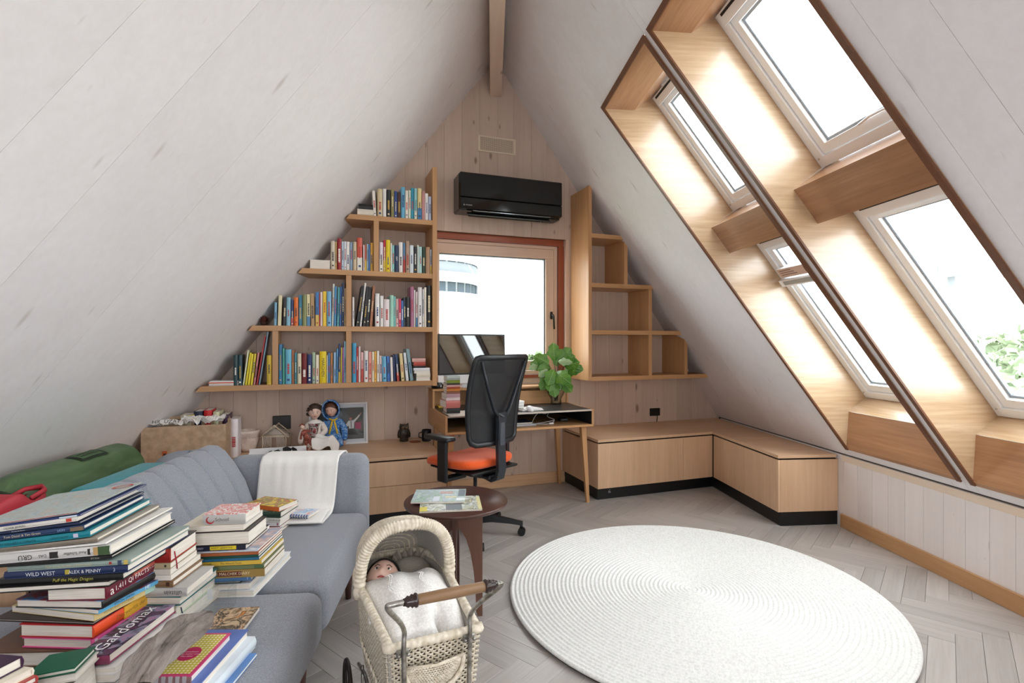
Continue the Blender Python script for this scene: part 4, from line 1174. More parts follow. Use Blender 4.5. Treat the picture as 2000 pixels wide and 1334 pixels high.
row('''220,245,1085,1f4248,dark teal hardback
247,270,1082,234850,inner dark teal hardback
272,281,1055,dfe4c4,white-green slim book,28
285,297,1070,e8d420,leaning yellow book,27
300,313,1077,efdb2a,leaning bright yellow book,22
316,329,1075,e4cf2e,leaning lemon book,22
333,344,1070,d08888,leaning rose book,24
348,358,975,a8262a,tall leaning red book,47
362,371,950,7f9ab0,tallest leaning blue-grey book,50
409,437,1085,d9b93e,mustard yellow hardback''', Z1, 'lowest row, corner under the slope', "books in the lowest row's corner", 1248)
row('''478,496,1023,2f7cae,tall blue hardback
498,511,1045,3f9a8c,green-blue paperback
514,549,1052,6fbcd8,broad light blue hardback
550,566,1055,a8643a,rust brown paperback
567,579,1070,3f8a98,teal paperback
582,606,1075,e6dcc0,cream hardback
608,636,1073,7c1f24,maroon hardback
639,664,1080,2a3a70,indigo hardback
667,685,1068,9fb49a,grey-green paperback
687,705,1082,ece2cc,ivory paperback
708,747,1063,efd21e,broad yellow hardback,,MÄRCHEN
749,755,1085,eceae4,thin white booklet
757,768,1072,3f7fb8,blue paperback
770,783,1070,b87838,ochre brown paperback
786,800,1068,8fb4d4,blue-white paperback,2
802,812,1048,4f90c0,tall blue paperback,3
814,824,1020,26407a,tall navy book,4
826,834,1040,d8c83c,slim yellow book,3
836,845,1040,a86aa0,slim purple book,2
847,857,1005,8cc0dc,tallest slim light blue book''', Z1, 'lowest row, middle bay', "books in the lowest row's middle bay", 1245)
row('''892,916,1015,3f9cc4,tall turquoise-blue hardback
917,927,1040,b8242c,red paperback
929,940,1035,ead8d4,tall white and red paperback
942,957,1068,e8b8b4,pink and white paperback
960,984,1060,eae6e2,white hardback with red stripe
986,1003,1065,e89a88,coral paperback
1005,1018,1065,e8dcc0,cream paperback
1019,1031,1062,ecb040,amber yellow paperback
1033,1046,1060,efece8,white paperback
1048,1062,1088,e8d0cc,white-red paperback
1064,1089,1090,6fb8dc,light blue rainbow paperback,-4
1092,1108,1090,3f74c0,blue-yellow paperback,-4
1112,1126,1095,ece4e0,white-red paperback,-5
1129,1141,1085,1f2f5c,navy paperback,-6
1146,1161,1080,24406c,leaning dark blue paperback,-10
1172,1190,1073,e4cf98,leaning sand paperback,-13
1198,1214,1070,e2e8ec,leaning white-blue paperback,-16
1222,1240,1048,7f9ea4,leaning grey-teal hardback,-24''', Z1, 'lowest row, right bay', "books in the lowest row's right bay", 1240)

# lying books ---------------------------------------------------------------
def lying_book(P, A, tilt, lr, ll, th, side, c, label, group, spine=None, top=None, texts=(), hard=True, patches=(), ribbon=None):
    """near corner P (underside); A: direction of the edge running away; the other edge runs to its left, sinking by tilt"""
    A = Vector((A[0], A[1], 0)).normalized(); L = Vector((-A.y, A.x, 0)); up = Vector((0, 0, 1))
    B = (L*math.cos(tilt) - up*math.sin(tilt)); C = A.cross(B)
    M = Matrix(((A.x, B.x, C.x, P[0]), (A.y, B.y, C.y, P[1]), (A.z, B.z, C.z, P[2]), (0, 0, 0, 1)))
    t = thing('book', label, 'book', M, group)
    e = min(.0026 if hard else .0012, th*.3); o = .003 if hard else .0004
    mb = MB(); mb.box(0, lr, 0, ll, 0, e, 0).box(0, lr, 0, ll, th-e, th, 2)
    n = 5; bul = .12*th if hard else 0.0
    prof = [(-bul*math.sin(math.pi*k/n), e+(th-2*e)*k/n) for k in range(n+1)]
    if side == 'R': mb.prism(prof+[(e, th-e), (e, e)], 0, lr, lambda a, b, d: (d, a, b), 1)
    elif side == 'L': mb.prism(prof+[(e, th-e), (e, e)], 0, ll, lambda a, b, d: (a, d, b), 1)
    elif side == 'r': mb.prism(prof+[(e, th-e), (e, e)], 0, lr, lambda a, b, d: (d, ll-a, b), 1)
    else: mb.prism(prof+[(e, th-e), (e, e)], 0, ll, lambda a, b, d: (lr-a, d, b), 1)
    cm = cover_mat(c); tm = top if (top is not None and not isinstance(top, str)) else cover_mat(top or c)
    recalc(mb.build('cover', [cm, cover_mat(spine or c), tm], t))
    x0, x1, y0, y1 = o, lr-o, o, ll-o
    if side == 'R': y0 = e+.0002
    if side == 'L': x0 = e+.0002
    if side == 'r': y1 = ll-e-.0002
    if side == 'l': x1 = lr-e-.0002
    MB().box(x0, x1, y0, y1, e, th-e).build('pages', PAPER, t)
    for tx in texts:
        txt, f, size, col = tx[:4]; flip = len(tx) > 4 and tx[4]; shear = tx[5] if len(tx) > 5 else 0; sx = tx[6] if len(tx) > 6 else 1
        if side == 'R' or (side in 'lr' and False): Mt = T(lr*f, -bul-.0006, th/2) @ FACE
        else: Mt = T(-bul-.0006, ll*(1-f), th/2, R_(-90)) @ FACE
        if flip: Mt = Mt @ Matrix.Rotation(math.pi, 4, 'Z')
        lettering(txt, th*size*1.2, 'lettering', plain(col, .5), t, Mt, shear=shear, sx=sx)
    for (f0, f1, g0, g1, col) in patches:      # coloured areas printed on the spine
        if side == 'R': MB().box(lr*f0, lr*f1, -bul-.0004, -bul*.3, th*g0, th*g1).build('spine_patch', cover_mat(col), t)
        else: MB().box(-bul-.0004, -bul*.3, ll*(1-f1), ll*(1-f0), th*g0, th*g1).build('spine_patch', cover_mat(col), t)
    if ribbon:
        rb_ = MB(); rb_.tube([(.02, -.0005, th*.6), (.018, -.004, th*.3), (.026, -.0035, -.01), (.03, -.003, -.032)], [.0022]*4, 4, flat=.3); rb_.build('ribbon', plain(ribbon, .6), t)
    return t
def at(px, py, Y): return Vector(((px-1000)/F_PX*Y, Y, EYE-(py-667)/F_PX*Y))
def pile(rows, Y, group, tilt, ramp=False):
    for i_, r in enumerate(rows):
        (x, yt, yb, th_, lr, ll, side, c, label) = r[:9]; kw = r[9] if len(r) > 9 else {}
        kw = dict(kw); Yb = kw.pop('Y', Y); tl = kw.pop('tilt', tilt)
        if ramp: tl = .3+tilt*(1-i_/(len(rows)-1))
        p = at(x, yb, Yb)
        if kw.pop('back', False): p = p - Vector((math.cos(R_(th_)), math.sin(R_(th_)), 0))*lr
        t_ = (yb-yt)/F_PX*Yb
        if ramp: t_ -= min(t_*.35, ll*R_(tilt/(len(rows)-1))*.8)
        lying_book(p+Vector((0, 0, .0004)), (math.cos(R_(th_)), math.sin(R_(th_))), R_(tl), lr, ll, t_-.0008, side, c, label, group, **kw)
W_ = 'f4f1ea'
FROST = art_mat(['8fa3a4', 'b7c3c4', 'a9b0a6', 'c9b9b4'], 30)
pile([
 (150, 998.5, 1003, 97, .30, .26, 'L', 'a9b5b4', 'thin picture book with frosted cover and red spine, top of the big pile', dict(spine='a3262e', top=FROST)),
 (157, 1003, 1008, 96, .30, .26, 'L', '2b3a72', 'thin royal-blue picture book, second from top of the big pile', dict(patches=[(.80, .97, .1, .9, 'c9d6e6')])),
 (151, 1008, 1018, 97, .28, .26, 'L', 'dcd8d0', 'white picture book with small red block on its spine, in the big pile', dict(texts=[('OLIVER JEFFERS', .42, .55, '2a2420')], patches=[(.90, .95, .15, .85, 'c0392b')])),
 (156, 1018, 1024, 96, .29, .26, 'L', '1d2b4a', 'slim dark navy picture book under the white one with a red block', dict(texts=[('Across the Storm', .42, .6, 'cfd6e0')])),
 (164, 1024, 1035, 97, .28, .27, 'L', '23395f', 'navy picture book reading LION, worn brown at its corner', dict(texts=[('Tom Dissel & Tim Green', .45, .55, 'd6c9a8'), ('LION', .80, .5, '8fb4d6')], patches=[(.88, .999, .0, .8, '7d6a55')])),
 (176, 1035, 1048.5, 97, .29, .28, 'L', '0f7f8e', 'thick teal picture book with dark lettering in the big pile', dict(texts=[('MARY MALLARY & CHRISTIE', .36, .40, '0a3a44'), ('LYNLEY DODD', .74, .32, '0a3a44')], patches=[(.86, .90, .2, .8, 'c9c3d8')])),
 (190, 1048.5, 1058, 95, .29, .29, 'L', '83786a', 'worn grey-brown picture book under the teal one', dict(top='9a9184')),
 (207, 1058, 1063, 93, .30, .30, 'L', 'eae7e2', 'white paper-covered booklet above the book with a green spine picture', dict(hard=False)),
 (216, 1063, 1083, 92, .27, .30, 'L', 'd4d2cf', 'white picture book with upside-down black lettering and green spine picture', dict(texts=[('Axel Scheffler', .70, .36, '2a2624', True), ('DAS', .42, .36, '2a2624', True), ('GRÜ', .27, .6, '2a2624', True)], patches=[(.86, .90, .1, .9, 'c8a06a'), (.90, .999, .05, .95, '3f5a34'), (.81, .83, .2, .8, '26221f'), (.48, .55, .15, .8, '1b1a19')])),
 (218, 1083, 1091, 92, .28, .30, 'L', '141414', 'slim black picture book below the white one with upside-down lettering', dict(texts=[('SPY Kids', .86, .6, 'b9b6ae')])),
 (255, 1091, 1102, 90, .26, .33, 'L', '8fa09a', 'pale sage picture book with small red mark on its spine', dict(texts=[('TOM and the ISLAND of DINOSAURS', .50, .5, 'd0c79a')], patches=[(.83, .85, .25, .75, 'a83428'), (.90, .93, .05, .95, '384a66'), (.95, .98, .05, .95, 'c9b25c')])),
 (249, 1102, 1118, 90, .27, .33, 'L', '1f2f58', 'navy book with white lettering WILD WEST and a yellow dot', dict(texts=[('WILD WEST', .30, .62, 'd9dde2'), ('ALEX & PENNY', .66, .55, 'd9dde2'), ('3', .90, .6, 'b7bcd0')], patches=[(.50, .535, .25, .85, 'b8a83a')])),
 (240, 1118, 1133, 90, .27, .33, 'L', '0e0f10', 'black picture book with yellow-green lettering below the WILD WEST book', dict(texts=[('Puff the Magic Dragon', .60, .55, 'b5ae4a', False, .25)])),
 (213, 1133, 1146, 92, .25, .34, 'r', '141210', 'black-covered book showing its page edges, above the burgundy hardback', {}),
 (207, 1146, 1172, 88, .235, .165, 'R', '6e1a2e', 'burgundy hardback with white lettering 1,411 on its spine', dict(texts=[('1,411 QI FACTS', .38, .46, 'f4e9e4'), ('To Knock You Sideways', .82, .20, 'e8c8c0', False, .2), ('a', .07, .8, 'f4e9e4')], patches=[(.40, .80, .62, .95, 'c4665a')])),
 (200, 1172, 1190, 84, .235, .26, 'R', '1c1a1a', 'dark comic book with red and blue cover under the burgundy hardback', dict(top=art_mat(['2f5f94', '8a2f2a', '3f7fb0', 'b08a70'], 22))),
 (193, 1190, 1200, 78, .245, .255, 'R', '5fa8d0', 'light blue comic paperback with white letters on its spine', dict(hard=False, texts=[('SIMON SMITH', .30, .7, '1f3a5a'), ('HI!', .60, 1.0, 'f6f6f2')], top=art_mat(['2f5f94', '8a2f2a', '3f7fb0', 'b08a70'], 22))),
 (184, 1200, 1214, 77, .25, .29, 'R', 'e3c98c', 'cream-yellow paperback with golden cover edges', dict(hard=False, texts=[('YEARLING STORIES', .28, .5, 'a08c58')], patches=[(.6, .999, .0, .99, 'b8dccc')])),
 (182, 1214, 1221, 84, .22, .30, 'r', '2a1a14', 'thin dark book pressed between yellow and orange ones', {}),
 (182, 1221, 1248, 86, .215, .212, 'R', 'b8262a', 'thick hardback with half orange, half yellow spine', dict(spine='f0552a', texts=[('Discworlds der Sommer', .72, .4, '8a6a2a', False, .2)], patches=[(.46, .999, .0, 1.0, 'f0b43c')])),
 (179, 1248, 1269, 86, .22, .20, 'R', 'e8579a', 'bright pink book reading THINGS YOU SHOULD KNOW upside down', dict(spine='ee62a4', texts=[('THINGS YOU', .40, .42, 'fbeef4', True), ('SHOULD KNOW', .66, .36, 'fbeef4', True)], patches=[(.03, .07, .2, .8, 'fbe0ec')])),
 (180, 1269, 1300, 92, .24, .30, 'r', '6a4a34', 'thick brown book at the dark lower part of the big pile', {}),
], 1.40, 'books in the tall pile at the near end of the sofa', 6.5, ramp=True)
o = bpy.data.objects[[x.name for x in COL.objects if x.get('label', '').startswith('thin picture book with frosted')][0]]
hb_ = MB(); hb_.grid(lambda u, v: (.262+.022*math.cos(2*math.pi*u)*(1-.25*v), .035+.03*math.sin(2*math.pi*u)*(1-.25*v), .0062), 24, 2, cu=True); hb_.build('cover_badge', plain('c9463e', .5), o)
GARD = art_mat(['3a2438', '6a3a5c', '1f1a24', '8f88a0', 'a8708f'], 24)
pile([
 (214, 1278, 1297, 89, .245, .088, 'L', '8a3358', 'dark purple photo-cover book with white handwritten title', dict(Y=1.275, top=GARD)),
 (226, 1302, 1316, 88, .25, .088, 'r', 'efedea', 'white paperback below the purple photo-cover book', dict(Y=1.27)),
 (224, 1316, 1332, 86, .28, .088, 'r', 'e9e6e2', 'thicker white paperback, second below the purple photo-cover book', dict(Y=1.27)),
 (226, 1334, 1352, 87, .27, .088, 'r', 'd8d4ce', 'grey-white paperback, third below the purple photo-cover book', dict(Y=1.27)),
 (226, 1352, 1373, 89, .26, .088, 'r', '4a4440', 'thick dark hardback at the foot of the purple book stack', dict(Y=1.27)),
 (147, 1303, 1314, 102, .084, .098, 'r', '0f5a40', 'small dark green notebook lying at the pile front', dict(Y=1.19)),
 (150, 1314.5, 1330, 100, .085, .11, 'r', 'd8d2c8', 'cream paperback directly under the small green notebook', dict(Y=1.19)),
 (152, 1330.5, 1419, 100, .085, .12, 'r', '6a6258', 'thick grey-brown book under the cream one by the green notebook', dict(Y=1.19)),
 (45, 1281, 1303, 76, .15, .12, 'l', '3a1638', 'plum-covered hardback with white page edges at lower left', dict(Y=1.16, back=True)),
 (66, 1303.5, 1318, 74, .16, .16, 'l', 'e6ddca', 'cream paperback under the plum-covered hardback', dict(Y=1.155, back=True)),
 (74, 1318.5, 1332, 73, .16, .17, 'l', 'b03a34', 'red-edged hardback, second under the plum-covered one', dict(Y=1.15, back=True)),
 (80, 1332.5, 1430, 73, .16, .17, 'l', '5a4c44', 'thick brown volume beneath the red-edged hardback', dict(Y=1.15, back=True)),
], 1.27, 'books heaped in front of the tall pile', 5)
o = [x for x in COL.objects if x.get('label', '').startswith('dark purple photo')][0]
lettering('Gardomax', .050, 'lettering', plain('f4f0f2', .5), o, T(.12, .05, .0255) @ Matrix.Rotation(R_(4), 4, 'Z'), shear=.3)
pile([
 (333, 1070, 1099, 94, .150, .12, 'L', 'a32a24', 'red-spined hardback with dark cover and red ribbon, top of its stack', dict(top='4a4644', ribbon='a31f30', texts=[])),
 (333, 1099.5, 1111, 94, .145, .12, 'L', 'b9a888', 'cream book with a tan spine under the red-spined hardback', dict(hard=False, patches=[(.85, .9, .3, .7, '3a3430')])),
 (333, 1111.5, 1123, 93, .145, .12, 'L', 'd8d0c4', 'pale paperback, third from top beneath the red-spined hardback', dict(hard=False)),
 (334, 1123.5, 1134, 92, .16, .13, 'r', 'efeae2', 'white paperback with splayed pages, fourth in the red-spined stack', dict(hard=False)),
 (338, 1134.5, 1147, 91, .16, .10, 'L', '8a6a4c', 'brown leather-bound notebook above the grey book with upside-down lettering', dict(patches=[(.8, .9, .2, .8, '4a3426')])),
 (365, 1147.5, 1165, 92, .155, .14, 'L', 'bfbdbb', 'grey-white book with upside-down dark grey lettering', dict(texts=[('ullstein', .72, .6, '4a4a4e', True)])),
 (352, 1165.5, 1183, 90, .20, .15, 'r', '2a6f74', 'white-paged hardback with teal cover below the grey-white lettered book', dict(ribbon=None)),
 (345, 1183.5, 1206, 90, .21, .15, 'r', 'cfdcc4', 'thick book with pale green cover and navy ribbon', dict(ribbon='28324e')),
 (345, 1206.5, 1224, 88, .23, .16, 'r', 'eeeae4', 'off-white paperback under the pale green book', dict(hard=False)),
 (342, 1224.5, 1236, 88, .235, .16, 'r', 'd9a03c', 'slim ochre book at the foot of the red-ribbon stack', dict(hard=False)),
], 1.58, 'books stacked beside the tall pile, under a red hardback', 0)
pile([
 (496, 1151.5, 1166, 92, .33, .24, 'r', 'eef0f2', 'large glossy white book at the bottom of the School stack', {}),
 (488, 1139, 1151, 93, .26, .22, 'r', 'e4e6ea', 'white book, second from bottom of the School stack', {}),
 (470, 1134, 1138.6, 94, .22, .20, 'r', '20262c', 'slim black book above the two large white ones', {}),
 (490, 1126, 1133.6, 94, .22, .22, 'L', '4f78a8', 'slim blue paperback near the bottom of the School stack', dict(hard=False, texts=[('7', .95, .7, 'd9e2ee')])),
 (517, 1110, 1125.6, 93, .18, .24, 'L', 'a2854a', 'brown-labelled paperback with red title panel in the School stack', dict(hard=False, texts=[('THE MALCHEK DIARY', .52, .42, 'e6d9b8')], patches=[(.30, .68, .2, .8, '6a2a1c')])),
 (516, 1102, 1109.6, 93, .18, .24, 'L', '6f7a54', 'olive green paperback under the yellow one', dict(hard=False, texts=[('EARTHLINGS', .25, .6, '22261a')], patches=[(.86, .99, .1, .9, '4f6a48')])),
 (511, 1093.5, 1101.6, 93, .20, .23, 'L', 'd9b64a', 'yellow paperback with dark brown lettering in the School stack', dict(hard=False, texts=[('ENID BLYTON', .16, .5, '3a3018'), ('The Wizard\'s Truth', .55, .55, '4a3418', False, .2)])),
 (506, 1088, 1093.2, 93, .21, .23, 'L', '2f6a8e', 'slim blue paperback directly above the yellow one', dict(hard=False)),
 (505, 1083, 1087.8, 93, .21, .23, 'L', '1f4a3e', 'thin dark green paperback in the School stack', dict(hard=False)),
 (505, 1077, 1082.8, 93, .21, .23, 'L', 'b0623a', 'thin rust-orange paperback in the School stack', dict(hard=False)),
 (503, 1073, 1076.8, 92, .22, .22, 'L', 'c4cad2', 'thin silver-grey magazine above the rust-orange paperback', dict(hard=False, top=art_mat(['e6e4e6', '8fa4c0', 'd8b8b0', 'f0eeee'], 20))),
 (480, 1063.5, 1072.8, 93, .20, .20, 'L', '1f2138', 'navy paperback with a yellow title panel in the School stack', dict(hard=False, texts=[('ANDY GRIFFITHS', .60, .5, '2a2618'), ('13-STOREY', .18, .5, 'c9c4d8')], patches=[(.40, .84, .1, .9, 'e0c82e')])),
 (487, 1036, 1063.2, 93, .15, .215, 'r', '2a2224', 'very thick book showing its pale page edges', {}),
 (476, 1023.5, 1035.7, 93, .155, .21, 'r', 'e6dcc8', 'cream paperback with browned edges under the School book', dict(hard=False)),
 (480, 1002, 1023.2, 91, .115, .145, 'L', 'c3c1bf', 'thick white book reading School with a ring of red dots', dict(top=art_mat(['efeae6', 'efeae6', 'd9534a', 'efeae6'], 60), texts=[('School', .46, .4, '5a5658')])),
], 1.80, 'books stacked on the far seat of the sofa', 1.5)
sch = [x for x in COL.objects if x.get('label', '').startswith('thick white book reading School')][0]
rd = MB()
for q in range(11):
    a = R_(200+220*q/10); r = .0125; rd.add([(-.0052, .118+r*math.cos(a)+.0016*(1+math.sin(q*.31))*math.cos(k*math.pi/4), .018+r*math.sin(a)*.9+.0016*(1+math.sin(q*.31))*math.sin(k*math.pi/4)) for k in range(8)], [tuple(range(8))[::-1]])
o = rd.build('dot_ring', plain('b5202e', .5), sch); o['kind'] = 'stuff'
pile([
 (547, 1012, 1019.6, 88, .16, .13, 'L', 'e6e4dc', 'slim white paperback in the small stack behind the School book', dict(texts=[('and the so on', .8, .5, '4a4a4a')], hard=False)),
 (546, 1020, 1028, 88, .165, .13, 'L', 'e9e4e2', 'white paperback with pink mark, in the small stack behind', dict(hard=False, patches=[(.9, .95, .2, .8, 'b0607a')])),
 (546, 1028.4, 1035.5, 88, .165, .13, 'L', '7c1f30', 'dark red paperback at the foot of the small stack behind', dict(hard=False)),
 (546, 1035.8, 1040.5, 88, .16, .13, 'L', 'd8ccb8', 'beige paperback beneath the dark red paperback', dict(hard=False)),
 (548, 1000, 1011.6, 86, .17, .16, 'L', '2c4434', 'dark green photo-cover book on the small stack behind', dict(top=art_mat(['1f3328', '54705a', '2f4a3c', '8a9a8a'], 16), texts=[])),
 (545, 990.5, 999.7, 72, .12, .19, 'L', 'e8742c', 'orange and yellow comic paperback lying askew on top', dict(hard=False, top=art_mat(['e8b82c', 'e8c83a', '8a7a4a', 'e8742c'], 26))),
], 2.40, 'books in the small stack beyond the School pile', 0)
DOT = NT('dotted_cover'); v = DOT.coord((105, 105, 105), rand=False); vo = DOT.node('ShaderNodeTexVoronoi', Scale=1.0, Randomness=0.0); DOT.link(v, vo.inputs['Vector'])
DOT.base(DOT.ramp(vo.outputs['Distance'], [(.30, lin('efe6c0')), (.36, lin('c9b94a'))]), .4)
STR = NT('striped_spine')
pile([
 (373, 1320, 1342, 91, .185, .11, 'L', 'd8477c', 'yellow dotted book with pink border and oval pink label', dict(top='d8477c', spine='8a6a68', patches=[(.08+.15*q, .16+.15*q, .0, 1.0, 'b8b0b0') for q in range(6)])),
 (385, 1342.5, 1364, 91, .25, .13, 'r', '5a74b8', 'periwinkle blue hardback under the yellow dotted book', dict(Y=1.235)),
 (392, 1364.5, 1392, 90, .26, .15, 'R', 'dfe9f2', 'pale blue and white book below the periwinkle one', dict(Y=1.225)),
 (405, 1392.5, 1402, 90, .235, .16, 'R', '5f8ac4', 'white and mid-blue book at the bottom under the dotted book', dict(Y=1.22, spine='eef0f2')),
], 1.25, 'books under the driftwood at the sofa edge', 0)
yd = [x for x in COL.objects if x.get('label', '').startswith('yellow dotted book')][0]
MB().box(.008, .177, .008, .104, .0268, .0271).build('dotted_panel', DOT.mat, yd)
ov = MB(); ov.grid(lambda u, v: (.088+.030*math.cos(2*math.pi*u)*(1-v*.999), .056+.026*math.sin(2*math.pi*u)*(1-v*.999), .0274), 32, 2, cu=True); ov.build('oval_label', plain('c01f5c', .4), yd)
for q, s in enumerate(('Schwedinnen', 'haben immer einen', 'Plan dabei')): lettering(s, .0075, 'lettering', plain('f4e2ea', .5), yd, T(.096-.0095*q, .056, .0277, R_(-90)))
pile([
 (467, 1238, 1246, 96, .16, .12, 'r', 'f0ede8', 'thin booklet with orange and brown cover on the seat', dict(hard=False, top=art_mat(['e08a3a', '6a5a44', 'd8b898', '3a3430', 'c9b090'], 22))),
], 1.535, None, 0)

# stacks lying on the bookcase shelves
def shelf_stack(items, sv=-.258):
    for (x0, x1, y0, y1, c, label, group) in items:
        a, b = onB(QX(x0), QY(y1), sv), onB(QX(x1), QY(y0), sv)
        yield a, b, c, label, group
def sstack(zs, items, group):
    z = zs
    for (x0, x1, y0, y1, c, label) in items:
        a, b = onB(QX(x0), QY(y1), SPV), onB(QX(x1), QY(y0), SPV); t = b.z-a.z
        P = M_B @ Vector((b.x, SPV, z+.0005)); A = M_B.to_3x3() @ Vector((0, 1, 0)); L = b.x-a.x
        lying_book(P, (A.x, A.y), 0, .14, L, t-.0006, 'L' if c != W_ else 'l', c, label, group, hard=t > .012)
        z += t
sstack(Z4, [(922, 1012, 262, 290, 'e9e0d0', 'cream book lying flat at the left of the top row'), (930, 1012, 240, 262, '141416', 'black book lying on a cream one, top row')], "books on the bookcase's top row")
sstack(Z3, [(652, 770, 546, 592, W_, 'big white box-like book lying flat, second row down')], "books in the second row's left bay")
sstack(Z1, [(80, 258, 1243, 1254, 'c9c4c0', 'grey slim book, lowest of the flat stack under the slope'), (82, 256, 1232, 1243, 'e8e4e0', 'white slim book, second from bottom of the flat stack under the slope'), (78, 250, 1221, 1232, 'd86a50', 'orange-red slim book in the flat stack under the slope'), (84, 248, 1211, 1221, 'efecea', 'white booklet on top of the flat stack under the slope')], "flat books at the lowest row's corner")
sstack(Z1, [(1255, 1337, 1212, 1234, W_, 'white book, lowest of the flat stack, lowest row right bay'), (1257, 1336, 1188, 1212, 'e6dcc8', 'cream book, second from bottom, lowest row right bay'), (1243, 1336, 1172, 1188, W_, 'slim white book in the middle of the right bay flat stack'), (1240, 1332, 1154, 1172, 'e4e2e6', 'pale grey book in the right bay flat stack'), (1244, 1310, 1141, 1154, '1d1d20', 'thin black book in the right bay flat stack'), (1240, 1308, 1118, 1141, 'b04a40', 'brick red book near the top of the right bay flat stack'), (1232, 1308, 1097, 1118, 'd8a8a0', 'pinkish book on top of the right bay flat stack')], "flat books at the right end of the lowest row")
# ================================================================== THINGS ON THE CONSOLE
CZ = .4905
def onC(px, py): return onZ(px, py, CZ)
RB = Matrix.Rotation(R_(20), 4, 'Z')
def at_c(px, py, rz=20): p = onC(px, py); return Matrix.Translation(p) @ Matrix.Rotation(R_(rz), 4, 'Z')
# framed photograph leaning on the wall
pv = -.09
a_, b_ = onB(603, 868, pv), onB(719, 861, pv)
fw_, fh = b_.x-a_.x, onB(719, 783, -.02).z-CZ
ph_ = thing('framed_photo', 'white framed stage photograph leaning against the gable wall behind the dolls', 'photo', M_B @ T((a_.x+b_.x)/2, pv, CZ+.001) @ Matrix.Rotation(R_(-13), 4, 'X'))
FRW = plain('e3e3e6', .4)
mb = MB(); q = .016
mb.box(-fw_/2, fw_/2, 0, .022, 0, q, c=.002).box(-fw_/2, fw_/2, 0, .022, fh-q, fh, c=.002).box(-fw_/2, -fw_/2+q, 0, .022, q, fh-q, c=.002).box(fw_/2-q, fw_/2, 0, .022, q, fh-q, c=.002)
mb.build('frame', FRW, ph_)
MB().box(-fw_/2+q, fw_/2-q, .014, .018, q, fh-q).build('mount', plain('cfd4de', .6), ph_)
m = .030
X0, X1, Zp0, Zp1 = -fw_/2+m, fw_/2-m, .042, fh-.040
MB().box(X0, X1, .0132, .0139, Zp0, Zp1).build('print', art_mat(['17171a', '17171a', '2a2b30', '17171a'], 6), ph_)
def flat(name, pts, col, y=.0128): 
    w, h = X1-X0, Zp1-Zp0
    mb = MB(); mb.prism([(X0+w*a, Zp0+h*b) for a, b in pts], y, y+.0003, lambda a, b, d: (a, d, b)); return recalc(mb.build(name, plain(col, .6), ph_))
flat('print_floor', [(0, 0), (1, 0), (1, .16), (.7, .18), (.5, .08), (0, .05)], '4a4b4c')
flat('print_glow', [(.50+.075*math.cos(k*math.pi/8), .80+.13*math.sin(k*math.pi/8)) for k in range(16)], '6f7482')
flat('print_shirt', [(.62, .45), (.64, .38), (.70, .42), (.70, .33), (.80, .33), (.81, .52), (.90, .68), (.93, .75), (.905, .76), (.86, .68), (.79, .59), (.69, .58), (.66, .50)], 'd6d4d6', .0124)
flat('print_tie', [(.735, .57), (.75, .57), (.755, .36), (.74, .34)], '2a2a30', .0121)
flat('print_head', [(.735+.026*math.cos(k*math.pi/6), .64+.045*math.sin(k*math.pi/6)) for k in range(12)], 'b06a5e', .0122)
flat('print_hand', [(.91, .76), (.93, .75), (.955, .80), (.945, .83), (.92, .79)], 'b98078', .0122)
flat('print_screen', [(.83, .32), (.94, .30), (.94, .52), (.82, .52)], 'a32a62', .0125)
flat('print_trousers', [(.69, .33), (.81, .33), (.88, .12), (.66, .14)], '0d0d10', .0126)
flat('print_figure', [(.53, .55), (.58, .62), (.62, .55), (.63, .40), (.60, .38), (.55, .45)], '54363a', .0126)
MB().box(X0-.012, X1+.012, .0095, .0105, Zp0-.012, Zp1+.012).build('pane', GLASS, ph_)

# figures: one continuous skinned body each
def figure(name, chains, mat, par, sub=2):
    """chains: lists of (point, radius); the first chain holds the root, others join at their first point's index"""
    vs, es, rs = [], [], []
    for join, ch_ in chains:
        prev = join
        for p, r in ch_:
            vs.append(p); rs.append(r); i = len(vs)-1
            if prev is not None: es.append((prev, i))
            prev = i
    me = bpy.data.meshes.new(name); me.from_pydata(vs, es, []); me.materials.append(mat)
    o = bpy.data.objects.new(name, me); COL.objects.link(o); o.parent = par
    sk_ = o.modifiers.new('skin', 'SKIN'); sk_.use_smooth_shade = True
    for i, d in enumerate(me.skin_vertices[0].data): d.radius = (rs[i], rs[i]); d.use_root = (i == 0)
    subsurf(o, sub); return o
SKIN = plain('d8ae9c', .45); SKIN2 = plain('e2c2b2', .4); EYE_W = plain('efeceb', .3); EYE_D = plain('2a2622', .2); LIP = plain('a84a4a', .4)
